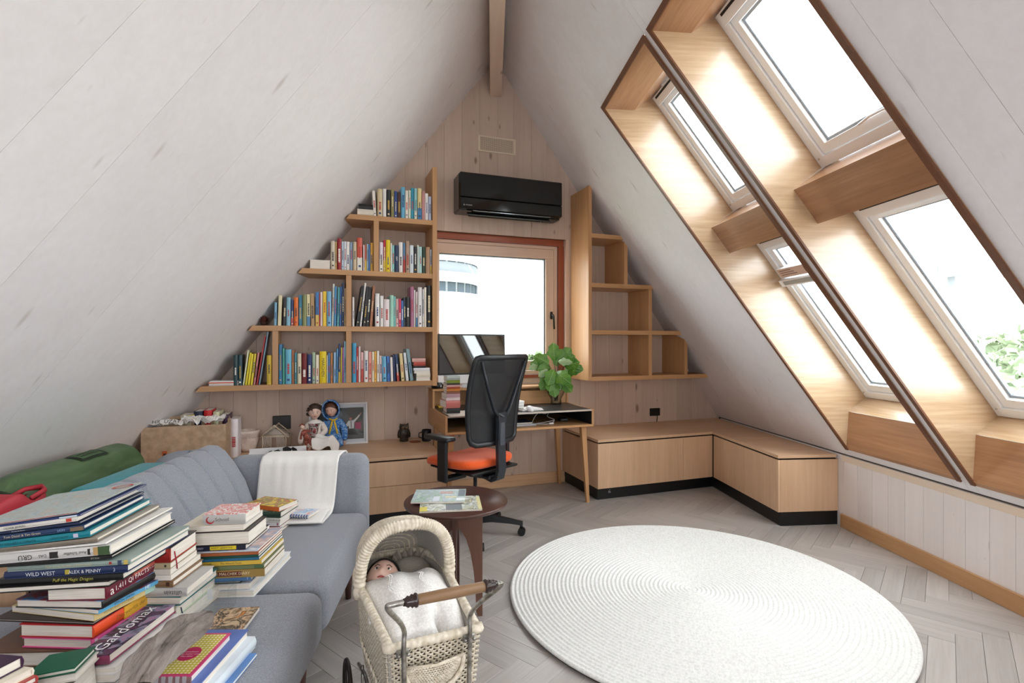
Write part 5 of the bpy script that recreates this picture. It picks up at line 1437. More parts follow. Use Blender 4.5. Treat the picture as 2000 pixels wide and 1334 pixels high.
def head(par, M, r, skin, name='head'):
    """skull, brow, nose, chin and ears in one mesh; faces -y"""
    def fn(u, v):
        a = 2*math.pi*u; b = math.pi*(v-.5)
        x, y, z = math.cos(a)*math.cos(b), math.sin(a)*math.cos(b), math.sin(b)
        s = 1.0
        if z < 0: s *= 1-.16*(-z)**1.3
        X, Y_, Z = r*.86*x*s, r*.95*y, r*1.08*z
        front = max(0, -y)
        Y_ -= r*.17*math.exp(-((x/.13)**2+((z+.12)/.17)**2))*front        # nose
        Y_ += r*.06*math.exp(-(((abs(x)-.33)/.16)**2+((z-.05)/.13)**2))*front   # eye hollows
        Y_ -= r*.05*math.exp(-((x/.25)**2+((z+.62)/.2)**2))*front         # chin
        Y_ -= r*.05*math.exp(-(((abs(x)-.42)/.2)**2+((z+.28)/.2)**2))*front     # cheeks
        X += math.copysign(r*.12*math.exp(-(((abs(x)-.98)/.2)**2+(y/.18)**2+((z+.05)/.25)**2)), x)   # ears
        return (X, Y_, Z)
    h = MB(); h.grid(fn, 36, 26, cu=True); o = h.build(name, skin, par, M)
    for sg in (-1, 1):
        e = MB(); e.ball((sg*r*.30, -r*.80, r*.04), (r*.125, r*.09, r*.085), 12, 8); e.build('eye', EYE_W, o)
        e = MB(); e.ball((sg*r*.30, -r*.865, r*.04), (r*.065, r*.05, r*.07), 10, 6); e.build('iris', EYE_D, o)
        e = MB(); e.tube([(sg*r*.15, -r*.90, r*.20), (sg*r*.30, -r*.90, r*.245), (sg*r*.45, -r*.80, r*.19)], r*.022, 5); e.build('eyebrow', plain('4a3428', .6), o)
    e = MB(); e.tube([(-r*.2, -r*.83, -r*.47), (-r*.08, -r*.915, -r*.49), (0, -r*.93, -r*.48), (r*.08, -r*.915, -r*.49), (r*.2, -r*.83, -r*.47)], [r*.02, r*.05, r*.05, r*.05, r*.02], 6); e.build('mouth', LIP, o)
    return o
def hair(par, r, mat, curls=0, n=1, cap=-.05, back=True):
    h = MB()
    def fn(u, v):
        a = 2*math.pi*u; fr_ = max(0, -math.sin(a))**.7
        lo = -.55+1.12*fr_; b = lo+(math.pi/2-lo)*v
        return (r*.95*math.cos(a)*math.cos(b), r*(1.04*math.sin(a)*math.cos(b)+.06), r*1.16*math.sin(b)+r*.02)
    h.grid(fn, 32, 12, cu=True)
    if curls:
        for k in range(curls):
            a = random.uniform(-.35*math.pi, 1.35*math.pi); b = random.uniform(-.75, 1.1)
            if math.sin(a) < -.2: b = random.uniform(.55, 1.2)
            c = Vector((r*1.02*math.cos(a)*math.cos(b), r*(1.05*math.sin(a)*math.cos(b)+.06), r*1.15*math.sin(b)))
            h.tube([c+Vector((r*.12*math.cos(t), r*.12*math.sin(t), -r*.07*t/2)) for t in (0, 1.2, 2.4, 3.6, 4.8, 6.0)], r*.07, 5)
    o = h.build('hair', mat, par); return o
HAIRB = plain('3a2a20', .6); HAIRR = plain('54301f', .5)
def hand(par, M, s, mat):
    o = None
    ch_ = [(None, [(Vector((0, 0, 0)), .22*s), (Vector((0, 0, -.30*s)), .26*s), (Vector((0, -.02*s, -.55*s)), .24*s)])]
    o = figure('hand', ch_, mat, par, 1); o.matrix_local = M
    for k, (x, L) in enumerate(((-.18, .42), (-.06, .50), (.06, .47), (.18, .36))):
        f = MB(); f.tube([(x*s, -.02*s, -.55*s), (x*1.15*s, -.06*s, -(.55+L*.5)*s), (x*1.15*s, -.16*s, -(.55+L)*s)], [.075*s, .068*s, .05*s], 6); f.build('finger', mat, o)
    f = MB(); f.tube([(.2*s, -.03*s, -.2*s), (.34*s, -.10*s, -.42*s), (.32*s, -.18*s, -.6*s)], [.09*s, .08*s, .06*s], 6); f.build('thumb', mat, o)
    return o
V = Vector
# girl doll
g0_ = onC(612, 880)
dl = thing('doll', 'curly-haired girl doll in a white and red vest, sitting on the console', 'doll', Matrix.Translation(g0_) @ Matrix.Rotation(R_(10), 4, 'Z'))
SHIRT = art_mat(['e8e0d8', 'e8e0d8', 'd9cdc4', 'efe9e4'], 60, .8)
figure('dress', [(None, [(V((0, .05, .045)), .052), (V((0, .06, .10)), .046), (V((0, .058, .16)), .05), (V((0, .055, .205)), .036), (V((0, .05, .235)), .018)]),
   (2, [(V((-.055, .05, .185)), .024), (V((-.088, .035, .13)), .024), (V((-.092, .0, .075)), .021), (V((-.085, -.015, .05)), .017)]),
   (2, [(V((.055, .05, .185)), .024), (V((.085, .02, .14)), .023), (V((.05, -.03, .11)), .019)]),
   (0, [(V((-.03, -.02, .05)), .036), (V((-.01, -.09, .05)), .030)]), (0, [(V((.03, -.02, .05)), .036), (V((.035, -.09, .05)), .030)])], SHIRT, dl)
ve = MB()
def vest(u, v):
    a = 2*math.pi*u; z = .085+.115*v; rr_ = .060-.006*v+.006*math.sin(a*3)
    return (rr_*1.05*math.cos(a), .057+rr_*.95*math.sin(a), z)
ve.grid(vest, 28, 6, cu=True); ve.build('vest', art_mat(['8a2e2e', '2a2426', 'b8b0ac', '9a3a36', '1f1c1e'], 26, .8), dl)
co = MB(); co.grid(lambda u, v: ((.030+.030*v)*math.cos(2*math.pi*u), .05+(.028+.026*v)*math.sin(2*math.pi*u), .222-.022*v), 20, 3, cu=True); co.build('collar', CLOTH, dl)
hd_ = head(dl, T(.004, .03, .285, R_(14)) @ Matrix.Rotation(R_(8), 4, 'X'), .052, SKIN2)
hair(hd_, .052, HAIRB, curls=70)
for p in ((V((.0, -.118, .035))), (V((.036, -.118, .035)))):
    f = MB(); f.ball(p, (.012, .026, .014), 10, 8)
    for k in range(5): f.ball(p+V((-.009+.0045*k, -.027+.001*abs(k-1), .004)), (.0027, .005, .004), 6, 5)
    f.build('foot', SKIN, dl)
hand(dl, Matrix.Translation((-.083, -.018, .048)), .03, SKIN2)
# boy doll
b0_ = onC(651, 876)
dm = thing('doll', 'boy doll in a blue hooded coat with yellow scarf, sitting beside the girl doll', 'doll', Matrix.Translation(b0_) @ Matrix.Rotation(R_(22), 4, 'Z'))
BLUE = art_mat(['1f5aa0', '2f72b8', '2a66ac', '9ab8d4', '2f72b8', '245fa4'], 34, .8)
figure('coat', [(None, [(V((0, .06, .05)), .058), (V((0, .068, .11)), .052), (V((0, .068, .17)), .052), (V((0, .064, .215)), .038), (V((0, .06, .245)), .02)]),
   (2, [(V((.06, .06, .195)), .027), (V((.085, .04, .13)), .026), (V((.082, .01, .075)), .024), (V((.078, .0, .055)), .021)]),
   (2, [(V((-.055, .055, .19)), .026), (V((-.075, .02, .14)), .024), (V((-.05, -.03, .115)), .02)]),
   (0, [(V((.035, -.02, .055)), .038), (V((.04, -.09, .05)), .030), (V((.04, -.10, .03)), .027)]), (0, [(V((-.035, -.02, .055)), .038), (V((-.03, -.08, .05)), .030)])], BLUE, dm)
hm = head(dm, T(-.012, .03, .292, R_(-22)) @ Matrix.Rotation(R_(12), 4, 'X') @ Matrix.Rotation(R_(-8), 4, 'Y'), .05, SKIN)
hair(hm, .05, HAIRR)
ho = MB()
def hood(u, v):
    a = 2*math.pi*u; b = math.pi*.5*v
    y = -.030+.105*math.sin(b); rr_ = .062*math.cos(b*.94)+.003
    return (rr_*math.cos(a)*.98, y, rr_*1.14*math.sin(a)+.004)
ho.grid(hood, 32, 12, cu=True)
ho.tube([Vector(hood(k/32, 0)) for k in range(32)], .006, 8, closed=True)
o = ho.build('hood', BLUE, dm, T(-.010, .036, .292, R_(-18)) @ Matrix.Rotation(R_(8), 4, 'X'))
scf = MB()
for sg in (-1, 1): scf.tube([(sg*.006, .008, .215), (sg*.012, -.004, .19), (sg*(.016+.008), .0, .14), (sg*.030, -.006, .11)], [.006, .008, .008, .007], 6, flat=.5)
scf.tube([(-.03, .01, .225), (0, .0, .213), (.03, .01, .225)], .006, 6); scf.build('scarf', plain('d9b42a', .7), dm)
hand(dm, Matrix.Translation((.078, -.002, .054)), .034, SKIN)
# white cloth across both laps
w0_ = onC(634, 884)
wc = thing('cloth', "white cloth spread over the two dolls' laps", 'cloth', Matrix.Translation(w0_) @ Matrix.Rotation(R_(16), 4, 'Z'))
def cl(u, v):
    x = -.075+.165*u; y = .035-.105*v
    z = .118-.05*v**2+.010*math.sin(u*9+2*v)+.006*math.sin(v*11+u*5)
    if u > .72: z -= (u-.72)*.34*(.5+v)
    if v > .8: z -= (v-.8)*.13
    return (x+.012*math.sin(v*6), y, max(.004, z))
o = MB().grid(cl, 26, 20).build('cloth_sheet', CLOTH, wc); md = o.modifiers.new('s', 'SOLIDIFY'); md.thickness = .002
# rag doll in the girl's arms
r0_ = g0_ + V((-.022, -.075, .112))
rg_ = thing('rag_doll', "small rag doll in rust-red striped clothes on the girl doll's lap", 'doll', Matrix.Translation(r0_) @ Matrix.Rotation(R_(10), 4, 'Z') @ Matrix.Rotation(R_(-22), 4, 'Y'))
STRP = art_mat(['8a3a2c', 'b87a68', '8a3a2c', '7a2e24', 'c49a88'], 70, .8)
figure('body', [(None, [(V((0, 0, .0)), .020), (V((0, 0, .04)), .022), (V((0, 0, .062)), .012)]), (0, [(V((-.012, -.005, -.035)), .016), (V((-.02, -.008, -.075)), .012), (V((-.024, -.02, -.085)), .009)]), (0, [(V((.012, -.005, -.035)), .016), (V((.012, -.008, -.07)), .012)]),
   (1, [(V((-.025, -.006, .03)), .009), (V((-.04, -.012, .0)), .008)]), (1, [(V((.028, -.006, .04)), .009), (V((.05, -.01, .03)), .008)])], STRP, rg_)
hh = head(rg_, T(.004, -.004, .083), .020, SKIN2); hair(hh, .0205, plain('8a4a38', .7))

# books standing behind the carton
bkc = [(352, 376, 808, 'd8cfb4', 'cream book'), (378, 396, 800, '1f2a44', 'navy book'), (398, 414, 798, 'd0252a', 'red book with white lettering'), (416, 429, 801, 'dfe0b8', 'pale yellow-green book'), (432, 447, 806, '3f2440', 'dark plum book'), (449, 465, 815, 'ece6ea', 'white book with pink lettering')]
for i, (x0, x1, yt, c, d) in enumerate(bkc):
    v_ = -.30; a_, b2 = onB(x0, 860, v_), onB(x1, 860, v_); tz = onB(x0, yt+4, v_).z
    upright_book(M_B @ T((a_.x+b2.x)/2, v_, CZ+.001), b2.x-a_.x-.002, .16, tz-CZ, c, '%s standing behind the carton on the console, %s from left' % (d, ORD[i]), 'books standing on the console', hard=True, title={1: 'BIG', 2: 'SEX'}.get(i) if False else None)
# cardboard carton
KRAFT = NT('cardboard'); v = KRAFT.coord((30, 30, 30)); n = KRAFT.node('ShaderNodeTexNoise', Scale=1.0, Detail=4.0); KRAFT.link(v, n.inputs['Vector'])
KRAFT.base(KRAFT.ramp(n.outputs['Fac'], [(.3, lin('a3886e')), (.7, lin('bfa388'))]), .75); KRAFT = KRAFT.mat
k0, k1 = onB(275, 893, -.50), onB(441, 880, -.50)
kw_, kd, kh = k1.x-k0.x, .20, onB(300, 838, -.50).z-CZ+.01
bx = thing('cardboard_box', 'open brown cardboard carton of crumpled white paper on the console', 'box', M_B @ T((k0.x+k1.x)/2, -.50, CZ+.0005))
mb = MB(); e = .004
mb.box(-kw_/2, kw_/2, 0, kd, 0, e)
mb.box(-kw_/2, kw_/2, 0, e, e, kh).box(-kw_/2, kw_/2, kd-e, kd, e, kh+.01).box(-kw_/2, -kw_/2+e, e, kd-e, e, kh).box(kw_/2-e, kw_/2, e, kd-e, e, kh)
mb.build('carton', KRAFT, bx)
def flap(name, pts):
    m_ = MB(); m_.add(pts, [tuple(range(len(pts)))]); o = m_.build(name, KRAFT, bx); md = o.modifiers.new('s', 'SOLIDIFY'); md.thickness = .004; return o
flap('flap', [(-kw_/2, kd, kh+.01), (kw_/2, kd, kh+.01), (kw_/2-.02, kd+.05, kh+.035), (-kw_/2+.02, kd+.05, kh+.035)])
flap('flap', [(-kw_/2, 0, kh), (-kw_/2, kd, kh), (-kw_/2-.02, kd-.02, kh-.02), (-kw_/2-.025, .02, kh-.025)])
MB().box(-kw_*.26, -kw_*.20, -.0008, -.0002, kh*.18, kh*.42).build('label', plain('b0562a', .6), bx)
MB().box(-kw_*.245, -kw_*.215, -.0012, -.0007, kh*.24, kh*.36).build('label_mark', plain('3a1a10', .6), bx)
pp = MB()
def crumple(seed, x0, x1, y0, y1, z, a):
    rnd = random.Random(seed); k = [(rnd.uniform(5, 14), rnd.uniform(5, 14), rnd.uniform(0, 6)) for _ in range(5)]
    def fn(u, v): return (x0+(x1-x0)*u, y0+(y1-y0)*v, z+a*sum(abs(math.sin(p*u+q*v+r))-.5 for p, q, r in k)/2.2)
    return fn
PAPW = plain('e9e6e2', .7)
for nm, args in (('paper_sheet', (3, -kw_*.44, -.01, .010, kd-.07, kh+.012, .022)), ('paper_sheet', (8, -.02, kw_*.46, .006, kd-.05, kh+.022, .036))):
    o = MB().grid(crumple(*args), 22, 16, smooth=False).build(nm, PAPW, bx); md = o.modifiers.new('s', 'SOLIDIFY'); md.thickness = .001
lettering('HR  UZAT', .035, 'lettering', plain('2a2a2c', .6), bx, T(-kw_*.22, .018, kh+.030) @ Matrix.Rotation(R_(50), 4, 'X'))
MB().box(kw_*.04, kw_*.09, .04, .08, kh+.060, kh+.0615).build('paper_emblem', plain('c9b82a', .6), bx)
# woven pot, stick house, white tray
pt_ = thing('pot', 'pale hand-built clay pot with incised zigzag pattern on the console', 'pot', at_c(484, 881))
POT = NT('pale_clay'); v = POT.coord((25, 25, 25)); n = POT.node('ShaderNodeTexNoise', Scale=1.0, Detail=4.0); POT.link(v, n.inputs['Vector'])
POT.base(POT.ramp(n.outputs['Fac'], [(.3, lin('cbb5a8')), (.7, lin('e6d8ce'))]), .7); POT = POT.mat
mb = MB(); mb.lathe([(0, .001), (.045, .002), (.055, .02), (.075, .09), (.0785, .135), (.081, .155), (.074, .156), (.069, .13), (.05, .03), (0, .02)], 36)
recalc(mb.build('vessel', POT, pt_))
for zc, am in ((.135, .006), (.122, .006), (.109, .006)):
    z_ = MB(); z_.tube([((.0735+zc*.035)*math.cos(2*math.pi*k/48), (.0735+zc*.035)*math.sin(2*math.pi*k/48), zc+am*(1 if k % 2 else -1)) for k in range(48)], .0012, 4, closed=True); z_.build('incised_band', plain('7a5648', .7), pt_)
fl_ = MB(); 
for k in range(5): fl_.tube([(-.045, -.056, .045), (-.045+.014*math.cos(.6+k*.5), -.060, .045+.03*math.sin(.6+k*.5))], .0015, 4)
o = fl_.build('incised_flower', plain('7a4a40', .7), pt_, Matrix.Identity(4)); o['kind'] = 'stuff'
hs0 = at_c(540, 877, 8)
ho_ = thing('stick_house', 'little house frame of sticks wound with white string', 'ornament', hs0)
STK = wood('driftwood_stick', 'b5a48e', 'd8cab6', 'z', .7, 3, tone=.05)
W2, D2_, H2, RH = .082, .055, .10, .175
P = lambda x, y, z: Vector((x, y, z))
sticks = []
for sy in (-D2_, D2_):
    sticks += [(P(-W2, sy, .002), P(-W2*.98, sy, H2)), (P(W2, sy, .002), P(W2, sy, H2)), (P(-W2-.01, sy, .006), P(W2+.01, sy, .006)), (P(-W2-.02, sy, H2-.01), P(.004, sy, RH+.01)), (P(W2+.02, sy, H2-.01), P(-.004, sy, RH+.01)), (P(-W2-.01, sy, H2), P(W2+.01, sy, H2))]
for x, z in ((-W2, .006), (W2, .006), (-W2, H2), (W2, H2), (0, RH)): sticks.append((P(x, -D2_-.012, z), P(x, D2_+.012, z)))
for a, b in sticks:
    m_ = MB(); m_.tube([a+V((0, 0, .0035)), (a+b)/2+V((random.uniform(-.002, .002), 0, .0035+random.uniform(0, .003))), b+V((0, 0, .0035))], [.0046, .005, .0042], 6); m_.build('stick', STK, ho_)
st_ = MB()
for k in range(15):
    x = -W2+2*W2*k/14
    if not .42 < k/14 < .62: st_.tube([(x*.8, -D2_-.003, H2), (x, -D2_-.003, .008)], .0017, 4)
    t_ = k/14
    for sg in (-1, 1): st_.tube([(sg*(W2+.015)*t_, -D2_-.002, RH-(RH-H2)*t_), (sg*(W2+.015)*t_, D2_+.002, RH-(RH-H2)*t_)], .0017, 4)
    st_.tube([(-W2*(1-t_), -D2_-.002, H2+(RH-H2)*t_), (W2*(1-t_), -D2_-.002, H2+(RH-H2)*t_)], .0015, 4)
o = st_.build('string_winding', plain('dfd8ce', .8), ho_); o['kind'] = 'stuff'
tr0, tr1 = onC(482, 908), onC(597, 896)
ty = thing('tray', 'shallow white box holding black ribbon scraps on the console edge', 'box', Matrix.Translation((tr0+tr1)/2) @ Matrix.Rotation(R_(20), 4, 'Z'))
tw = (tr1-tr0).length/2
mb = MB(); mb.box(-tw, tw, 0, .12, 0, .003).box(-tw, tw, 0, .004, .003, .05).box(-tw, tw, .116, .12, .003, .075).box(-tw, -tw+.004, .004, .116, .003, .05).box(tw-.004, tw, .004, .116, .003, .06); mb.build('carton', plain('ecebec', .4), ty)
for k, (x, y, z, s, r) in enumerate(((.06, .05, .066, .035, 30), (.11, .06, .060, .026, 70), (-.0, .045, .050, .03, 15), (-.05, .05, .045, .02, -20))):
    sc_ = thing('ribbon_scrap', '%s black ribbon scrap in the white box on the console' % ('largest', 'right-hand', 'middle', 'smallest')[k], 'ribbon', ty.matrix_world @ T(x, y, .0))
    m_ = MB(); m_.add([(-s, -.01, z-.02), (s*.2, -.02, z-.022), (s, .0, z+.002), (s*.3, .02, z+.02), (-s*.6, .018, z+.015)], [(0, 1, 2, 3, 4)])
    m_.add([(-s*.9, .0, .004), (s*.3, -.012, .004), (s*.5, .012, z-.01), (-s*.5, .014, z-.006)], [(0, 1, 2, 3)])
    o = m_.build('ribbon', BLACK, sc_, Matrix.Rotation(R_(r), 4, 'Z')); md = o.modifiers.new('s', 'SOLIDIFY'); md.thickness = .003
# owl, coaster, mug
ow = thing('owl_figurine', 'small dark bronze owl figurine on the console', 'figurine', at_c(789, 861.5, 25))
OWLM = NT('dark_bronze'); v = OWLM.coord((90, 90, 60)); n = OWLM.node('ShaderNodeTexVoronoi', Scale=1.0); OWLM.link(v, n.inputs['Vector'])
OWLM.base(OWLM.ramp(n.outputs['Distance'], [(.2, lin('15120e')), (.8, lin('3a3124'))]), .35); OWLM.bump(n.outputs['Distance'], .6, .004); OWLM = OWLM.mat
mb = MB(); mb.lathe([(0, .001), (.034, .001), (.036, .01), (.034, .02), (.043, .045), (.045, .07), (.038, .092), (.036, .10), (.040, .115), (.036, .132), (.02, .138), (0, .137)], 24); mb.build('body', OWLM, ow)
for sg in (-1, 1):
    m_ = MB(); m_.lathe([(.014, 0), (.008, .012), (0, .024)], 8); m_.build('ear_tuft', OWLM, ow, T(sg*.024, -.006, .126) @ Matrix.Rotation(R_(sg*25), 4, 'Y'))
    m_ = MB(); m_.lathe([(0, .004), (.006, .004), (.011, .003), (.013, 0)], 16); o = m_.build('eye', plain('57492f', .3), ow, T(sg*.015, -.036, .115) @ Matrix.Rotation(R_(90), 4, 'X'))
    m_ = MB(); m_.ball((0, 0, 0), (.010, .022, .036), 12, 8); m_.build('wing', OWLM, ow, T(sg*.042, .0, .062) @ Matrix.Rotation(R_(sg*-8), 4, 'Y'))
m_ = MB(); m_.lathe([(.005, 0), (0, .014)], 6); m_.build('beak', OWLM, ow, T(0, -.038, .108) @ Matrix.Rotation(R_(110), 4, 'X'))
cs_ = thing('coaster', 'flat rust-brown coaster between the owl and the office chair', 'coaster', at_c(811, 863))
MB().lathe([(0, .0005), (.044, .0005), (.046, .004), (0, .005)], 28).build('disc', plain('8f4f2c', .6), cs_)
mg = thing('mug', 'black mug on the console beside the coaster', 'mug', at_c(833, 861))
m_ = MB(); m_.lathe([(0, .001), (.036, .001), (.038, .01), (.038, .092), (.034, .092), (.033, .012), (0, .010)], 28); recalc(m_.build('body', plain('101112', .3), mg))
m_ = MB(); m_.tube([(-.036, 0, .075), (-.060, 0, .068), (-.062, 0, .035), (-.036, 0, .025)], .005, 8); m_.build('handle', plain('101112', .3), mg)

df0 = onB(QX(392), QY(912), -.20)
df = thing('dried_flower', 'dark red-brown dried flower head at the left end of the third row', 'flower', M_B @ T(df0.x, -.20, Z2+.0005))
m_ = MB(); m_.ball((0, 0, .022), (.022, .022, .022), 14, 10); m_.build('core', plain('3a1f18', .8), df)
m_ = MB()
for k in range(34):
    a = 2.4*k; b = .15+1.25*k/34; d = V((math.cos(a)*math.cos(b), math.sin(a)*math.cos(b), math.sin(b))); s__ = d.cross(V((0, 0, 1))).normalized()*.009; c = V((0, 0, .022))
    m_.add([c+d*.02-s__, c+d*.02+s__, c+d*.046+s__*.4+V((0, 0, .006)), c+d*.046-s__*.4+V((0, 0, .006))], [(0, 1, 2, 3)])
o = m_.build('petals', plain('5e2c20', .8), df); o['kind'] = 'stuff'

# ================================================================== BEHIND THE SOFA
FT = .4905
gb = thing('sleeping_bag', 'rolled sleeping bag in a green sack against the left slope', 'bag', M_R @ T(-2.10, -1.90, FT))
GRN = NT('green_nylon'); v = GRN.coord((14, 4, 14)); n = GRN.node('ShaderNodeTexNoise', Scale=1.0, Detail=3.0, Distortion=.6); GRN.link(v, n.inputs['Vector'])
GRN.base(GRN.ramp(n.outputs['Fac'], [(.3, lin('3f5a36')), (.7, lin('557049'))]), .45); GRN.bump(n.outputs['Fac'], .6, .02); GRN = GRN.mat
def bag(u, v):
    y = -.50+.82*v; a = 2*math.pi*u
    e = min(v, 1-v); r = .138*min(1, (max(e, 0)/.10))**.42 if e < .10 else .138
    if v < .16: r *= .86+.14*v/.16
    r *= 1+.016*math.sin(a*9+v*6)*(1 if v > .5 else 1.8)*(1-min(1, e*5)) + .01*math.sin(v*40+a*3)
    return (r*math.cos(a), y, .136+r*.97*math.sin(a))
MB().grid(bag, 44, 40, cu=True).build('sack', GRN, gb)
def patch(name, u0, u1, v0, v1, mat, lift=.004):
    m_ = MB(); m_.grid(lambda a, b: V(bag(u0+(u1-u0)*a, v0+(v1-v0)*b))*1.0+V((math.cos(2*math.pi*(u0+(u1-u0)*a))*lift, 0, math.sin(2*math.pi*(u0+(u1-u0)*a))*lift)), 8, 12); return m_.build(name, mat, gb)
patch('badge', .17, .27, .46, .68, plain('1c2418', .6)); patch('badge_panel', .185, .255, .48, .66, plain('47633d', .6), .006)
for q in range(2):
    patch('badge_print', .205+.02*q, .212+.02*q, .50, .64, plain('1c2418', .6), .0075)
cdm = MB(); cdm.tube([bag(k/24, .035) for k in range(24)], .006, 6, closed=True); cdm.build('draw_cord', plain('2a3a24', .7), gb)
tl_ = thing('folded_mat', 'teal folded camping mat behind the sofa back, under the green bag', 'mat', M_R @ T(-1.80, -2.0, FT))
TEAL = fabric('teal_nylon', '1f8a94', '2a9aa4', 200)
softbox('mat_fold', TEAL, tl_, -.115, .115, -.32, .22, .0005, .11, .03, 3); softbox('mat_fold', TEAL, tl_, -.11, .11, -.31, .20, .1105, .20, .03, 3)
gp_ = thing('grey_cushion', 'grey cushion slumped behind the sofa back, beside the carton', 'cushion', M_R @ T(-1.86, -1.43, FT))
def cush(u, v):
    a = 2*math.pi*u; b = math.pi*(v-.5); sg = lambda t, e: math.copysign(abs(t)**e, t)
    return (.155*sg(math.cos(a), .6)*sg(math.cos(b), .7), .17*sg(math.sin(a), .6)*sg(math.cos(b), .7), .085+.085*math.sin(b)+.012*math.sin(a*2+1))
MB().grid(cush, 36, 18, cu=True).build('pad', SOFA, gp_)
bb_ = thing('beige_blanket', 'beige folded blanket at the left edge, under the red clog', 'blanket', M_R @ T(-2.05, -2.45, FT))
BEI = fabric('beige_wool', 'b9a892', 'cfc0ab', 220)
for q in range(3): softbox('fold', BEI, bb_, -.15+.004*q, .15, -.12, .0-.005*q+.06, .0005+.05*q, .0495+.05*q, .022, 3)
sh_ = thing('clog', 'red rubber clog lying on the beige blanket at the left edge', 'shoe', M_R @ T(-2.0, -2.44, FT+.151, R_(-8)))
REDR = plain('b8303c', .55)
def clog(u, v):      # toe at -y, open heel at +y
    a = 2*math.pi*u; y = -.125+.25*v; q = max(.0, 1-abs(2*v-1)**3)
    w = .050*q**.45*(1-.12*math.cos(v*6)); rim = .030+.050*math.exp(-((v-.42)/.16)**2)+.028*max(0, (v-.6)/.4)
    if v < .42: rim = .080-.05*((.42-v)/.42)**1.7
    z = .012+(rim-.012)*min(1, max(0, math.sin(a)*1.0+.45))
    x = w*math.cos(a)
    if v > .42 and math.sin(a) > .35: x = w*math.copysign(max(abs(math.cos(a)), .80), math.cos(a)); z = .012+(rim-.012)*(1 if abs(math.cos(a)) > .55 else .35)
    return (x, y, max(.002, z if math.sin(a) > -.6 else .002))
o = MB().grid(clog, 56, 48, cu=True).build('upper', REDR, sh_)
m_ = MB(); m_.tube([(.045*math.cos(2*math.pi*k/28), -.0+.118*math.sin(2*math.pi*k/28), .007) for k in range(28)], .0065, 6, closed=True); m_.build('sole_edge', plain('8a242e', .6), sh_)
m_ = MB(); m_.tube([(-.044, .03, .05), (-.043, .09, .065), (0, .122, .07), (.043, .09, .065), (.044, .03, .05)], [.006, .007, .007, .007, .006], 6, flat=1.6); m_.build('heel_strap', REDR, sh_)

# ================================================================== ON SOFA AND TABLE
sb = thing('spiral_booklet', 'spiral-bound printed booklet with blue binding on the white blanket', 'booklet', M_R @ T(-1.13, -1.955, .4565, R_(-14)))
MB().box(-.14, .13, -.05, .05, 0, .010, c=.001).build('pages', PAPER, sb)
MB().box(-.14, .13, -.05, .05, .0102, .0112).build('cover', art_mat(['d8e2ee', '8fb4dc', 'e8eef4', 'e0a090', 'b8d0e8'], 24), sb)
m_ = MB()
for k in range(20): m_.tube([(-.134+.0135*k, -.051+.0055*math.cos(t), .006+.0085*math.sin(t)) for t in (0, 1.05, 2.1, 3.14, 4.2, 5.25)], .0022, 5, closed=True)
o = m_.build('spiral_binding', plain('1f4f8f', .4), sb); o['kind'] = 'stuff'
ab = thing('acrylic_box', 'clear acrylic case standing in front of the School book stack', 'case', Matrix.Translation(at(418, 1189, 1.69)) @ Matrix.Rotation(R_(3), 4, 'Z'))
AC_ = glass_mat('clear_acrylic', (.985, .99, .99, 1), 1.5)
z0 = .42-ab.location.z+.0008 if False else 0.0
m_ = MB(); bxs = ((-.058, .058, -.03, -.026, .0, .075), (-.058, .058, .026, .03, .0, .075), (-.058, -.054, -.0259, .0259, .0, .075), (.054, .058, -.0259, .0259, .0, .075), (-.0539, .0539, -.0259, .0259, .0, .004))
for b in bxs: m_.box(*b)
recalc(m_.build('case', AC_, ab)); m_ = MB(); m_.box(-.06, .06, -.032, .032, .0755, .0795); recalc(m_.build('lid', AC_, ab))
m_ = MB(); m_.box(-.006, .010, -.0315, -.0305, .045, .078).build('clasp', plain('d5dadc', .15), ab)
# driftwood slab
dw = thing('driftwood', 'grey weathered driftwood slab lying across the books at the sofa edge', 'wood', Matrix.Identity(4))
DWM = NT('driftwood'); v = DWM.coord((26, 9, 26)); n = DWM.node('ShaderNodeTexNoise', Scale=1.2, Detail=7.0, Roughness=.6, Distortion=.5); DWM.link(v, n.inputs['Vector'])
DWM.base(DWM.ramp(n.outputs['Fac'], [(.30, lin('4a413b')), (.42, lin('81766f')), (.62, lin('948a83')), (.75, lin('a89e97'))]), .85); DWM.bump(n.outputs['Fac'], .9, .02); DWM = DWM.mat
axis = [(262, 1345, 1.13, 48, .55), (290, 1300, 1.19, 62, .8), (322, 1265, 1.25, 66, 1.0), (352, 1238, 1.32, 60, 1.0), (378, 1222, 1.385, 52, .9), (398, 1212, 1.43, 34, .7), (412, 1206, 1.46, 12, .4)]
cs = [(at(x, y, Y), w/F_PX*Y) for x, y, Y, w, k in axis]
def dwf(u, v):
    t = v*(len(cs)-1); i = min(int(t), len(cs)-2); f = t-i
    c = cs[i][0].lerp(cs[i+1][0], f); w = cs[i][1]+(cs[i+1][1]-cs[i][1])*f; th_ = axis[i][4]+(axis[i+1][4]-axis[i][4])*f
    d = (cs[min(i+1, len(cs)-1)][0]-cs[i][0]).normalized(); s_ = d.cross(V((0, 0, 1))).normalized(); n_ = s_.cross(d)
    a = 2*math.pi*u
    lob = 1+.24*math.sin(3*a+v*4)+.13*math.sin(6*a-v*7)+.04*math.sin(11*a+v*19)
    groove = -.35*math.exp(-((a-math.pi*.42)/.16)**2)-.25*math.exp(-((a-math.pi*.68-.2*math.sin(v*5))/.12)**2)
    lob += .10*math.sin(5*a+v*14)*math.sin(v*9)+.05*math.sin(17*a-v*31)
    gash = -.5*math.exp(-((a-1.15-.5*math.sin(v*3.2))/.10)**2)*(1 if .25 < v < .95 else 0)
    return c+s_*(w*.55*math.cos(a)*lob)+n_*(.024*th_*math.sin(a)*(lob+groove+gash)) + n_*.004
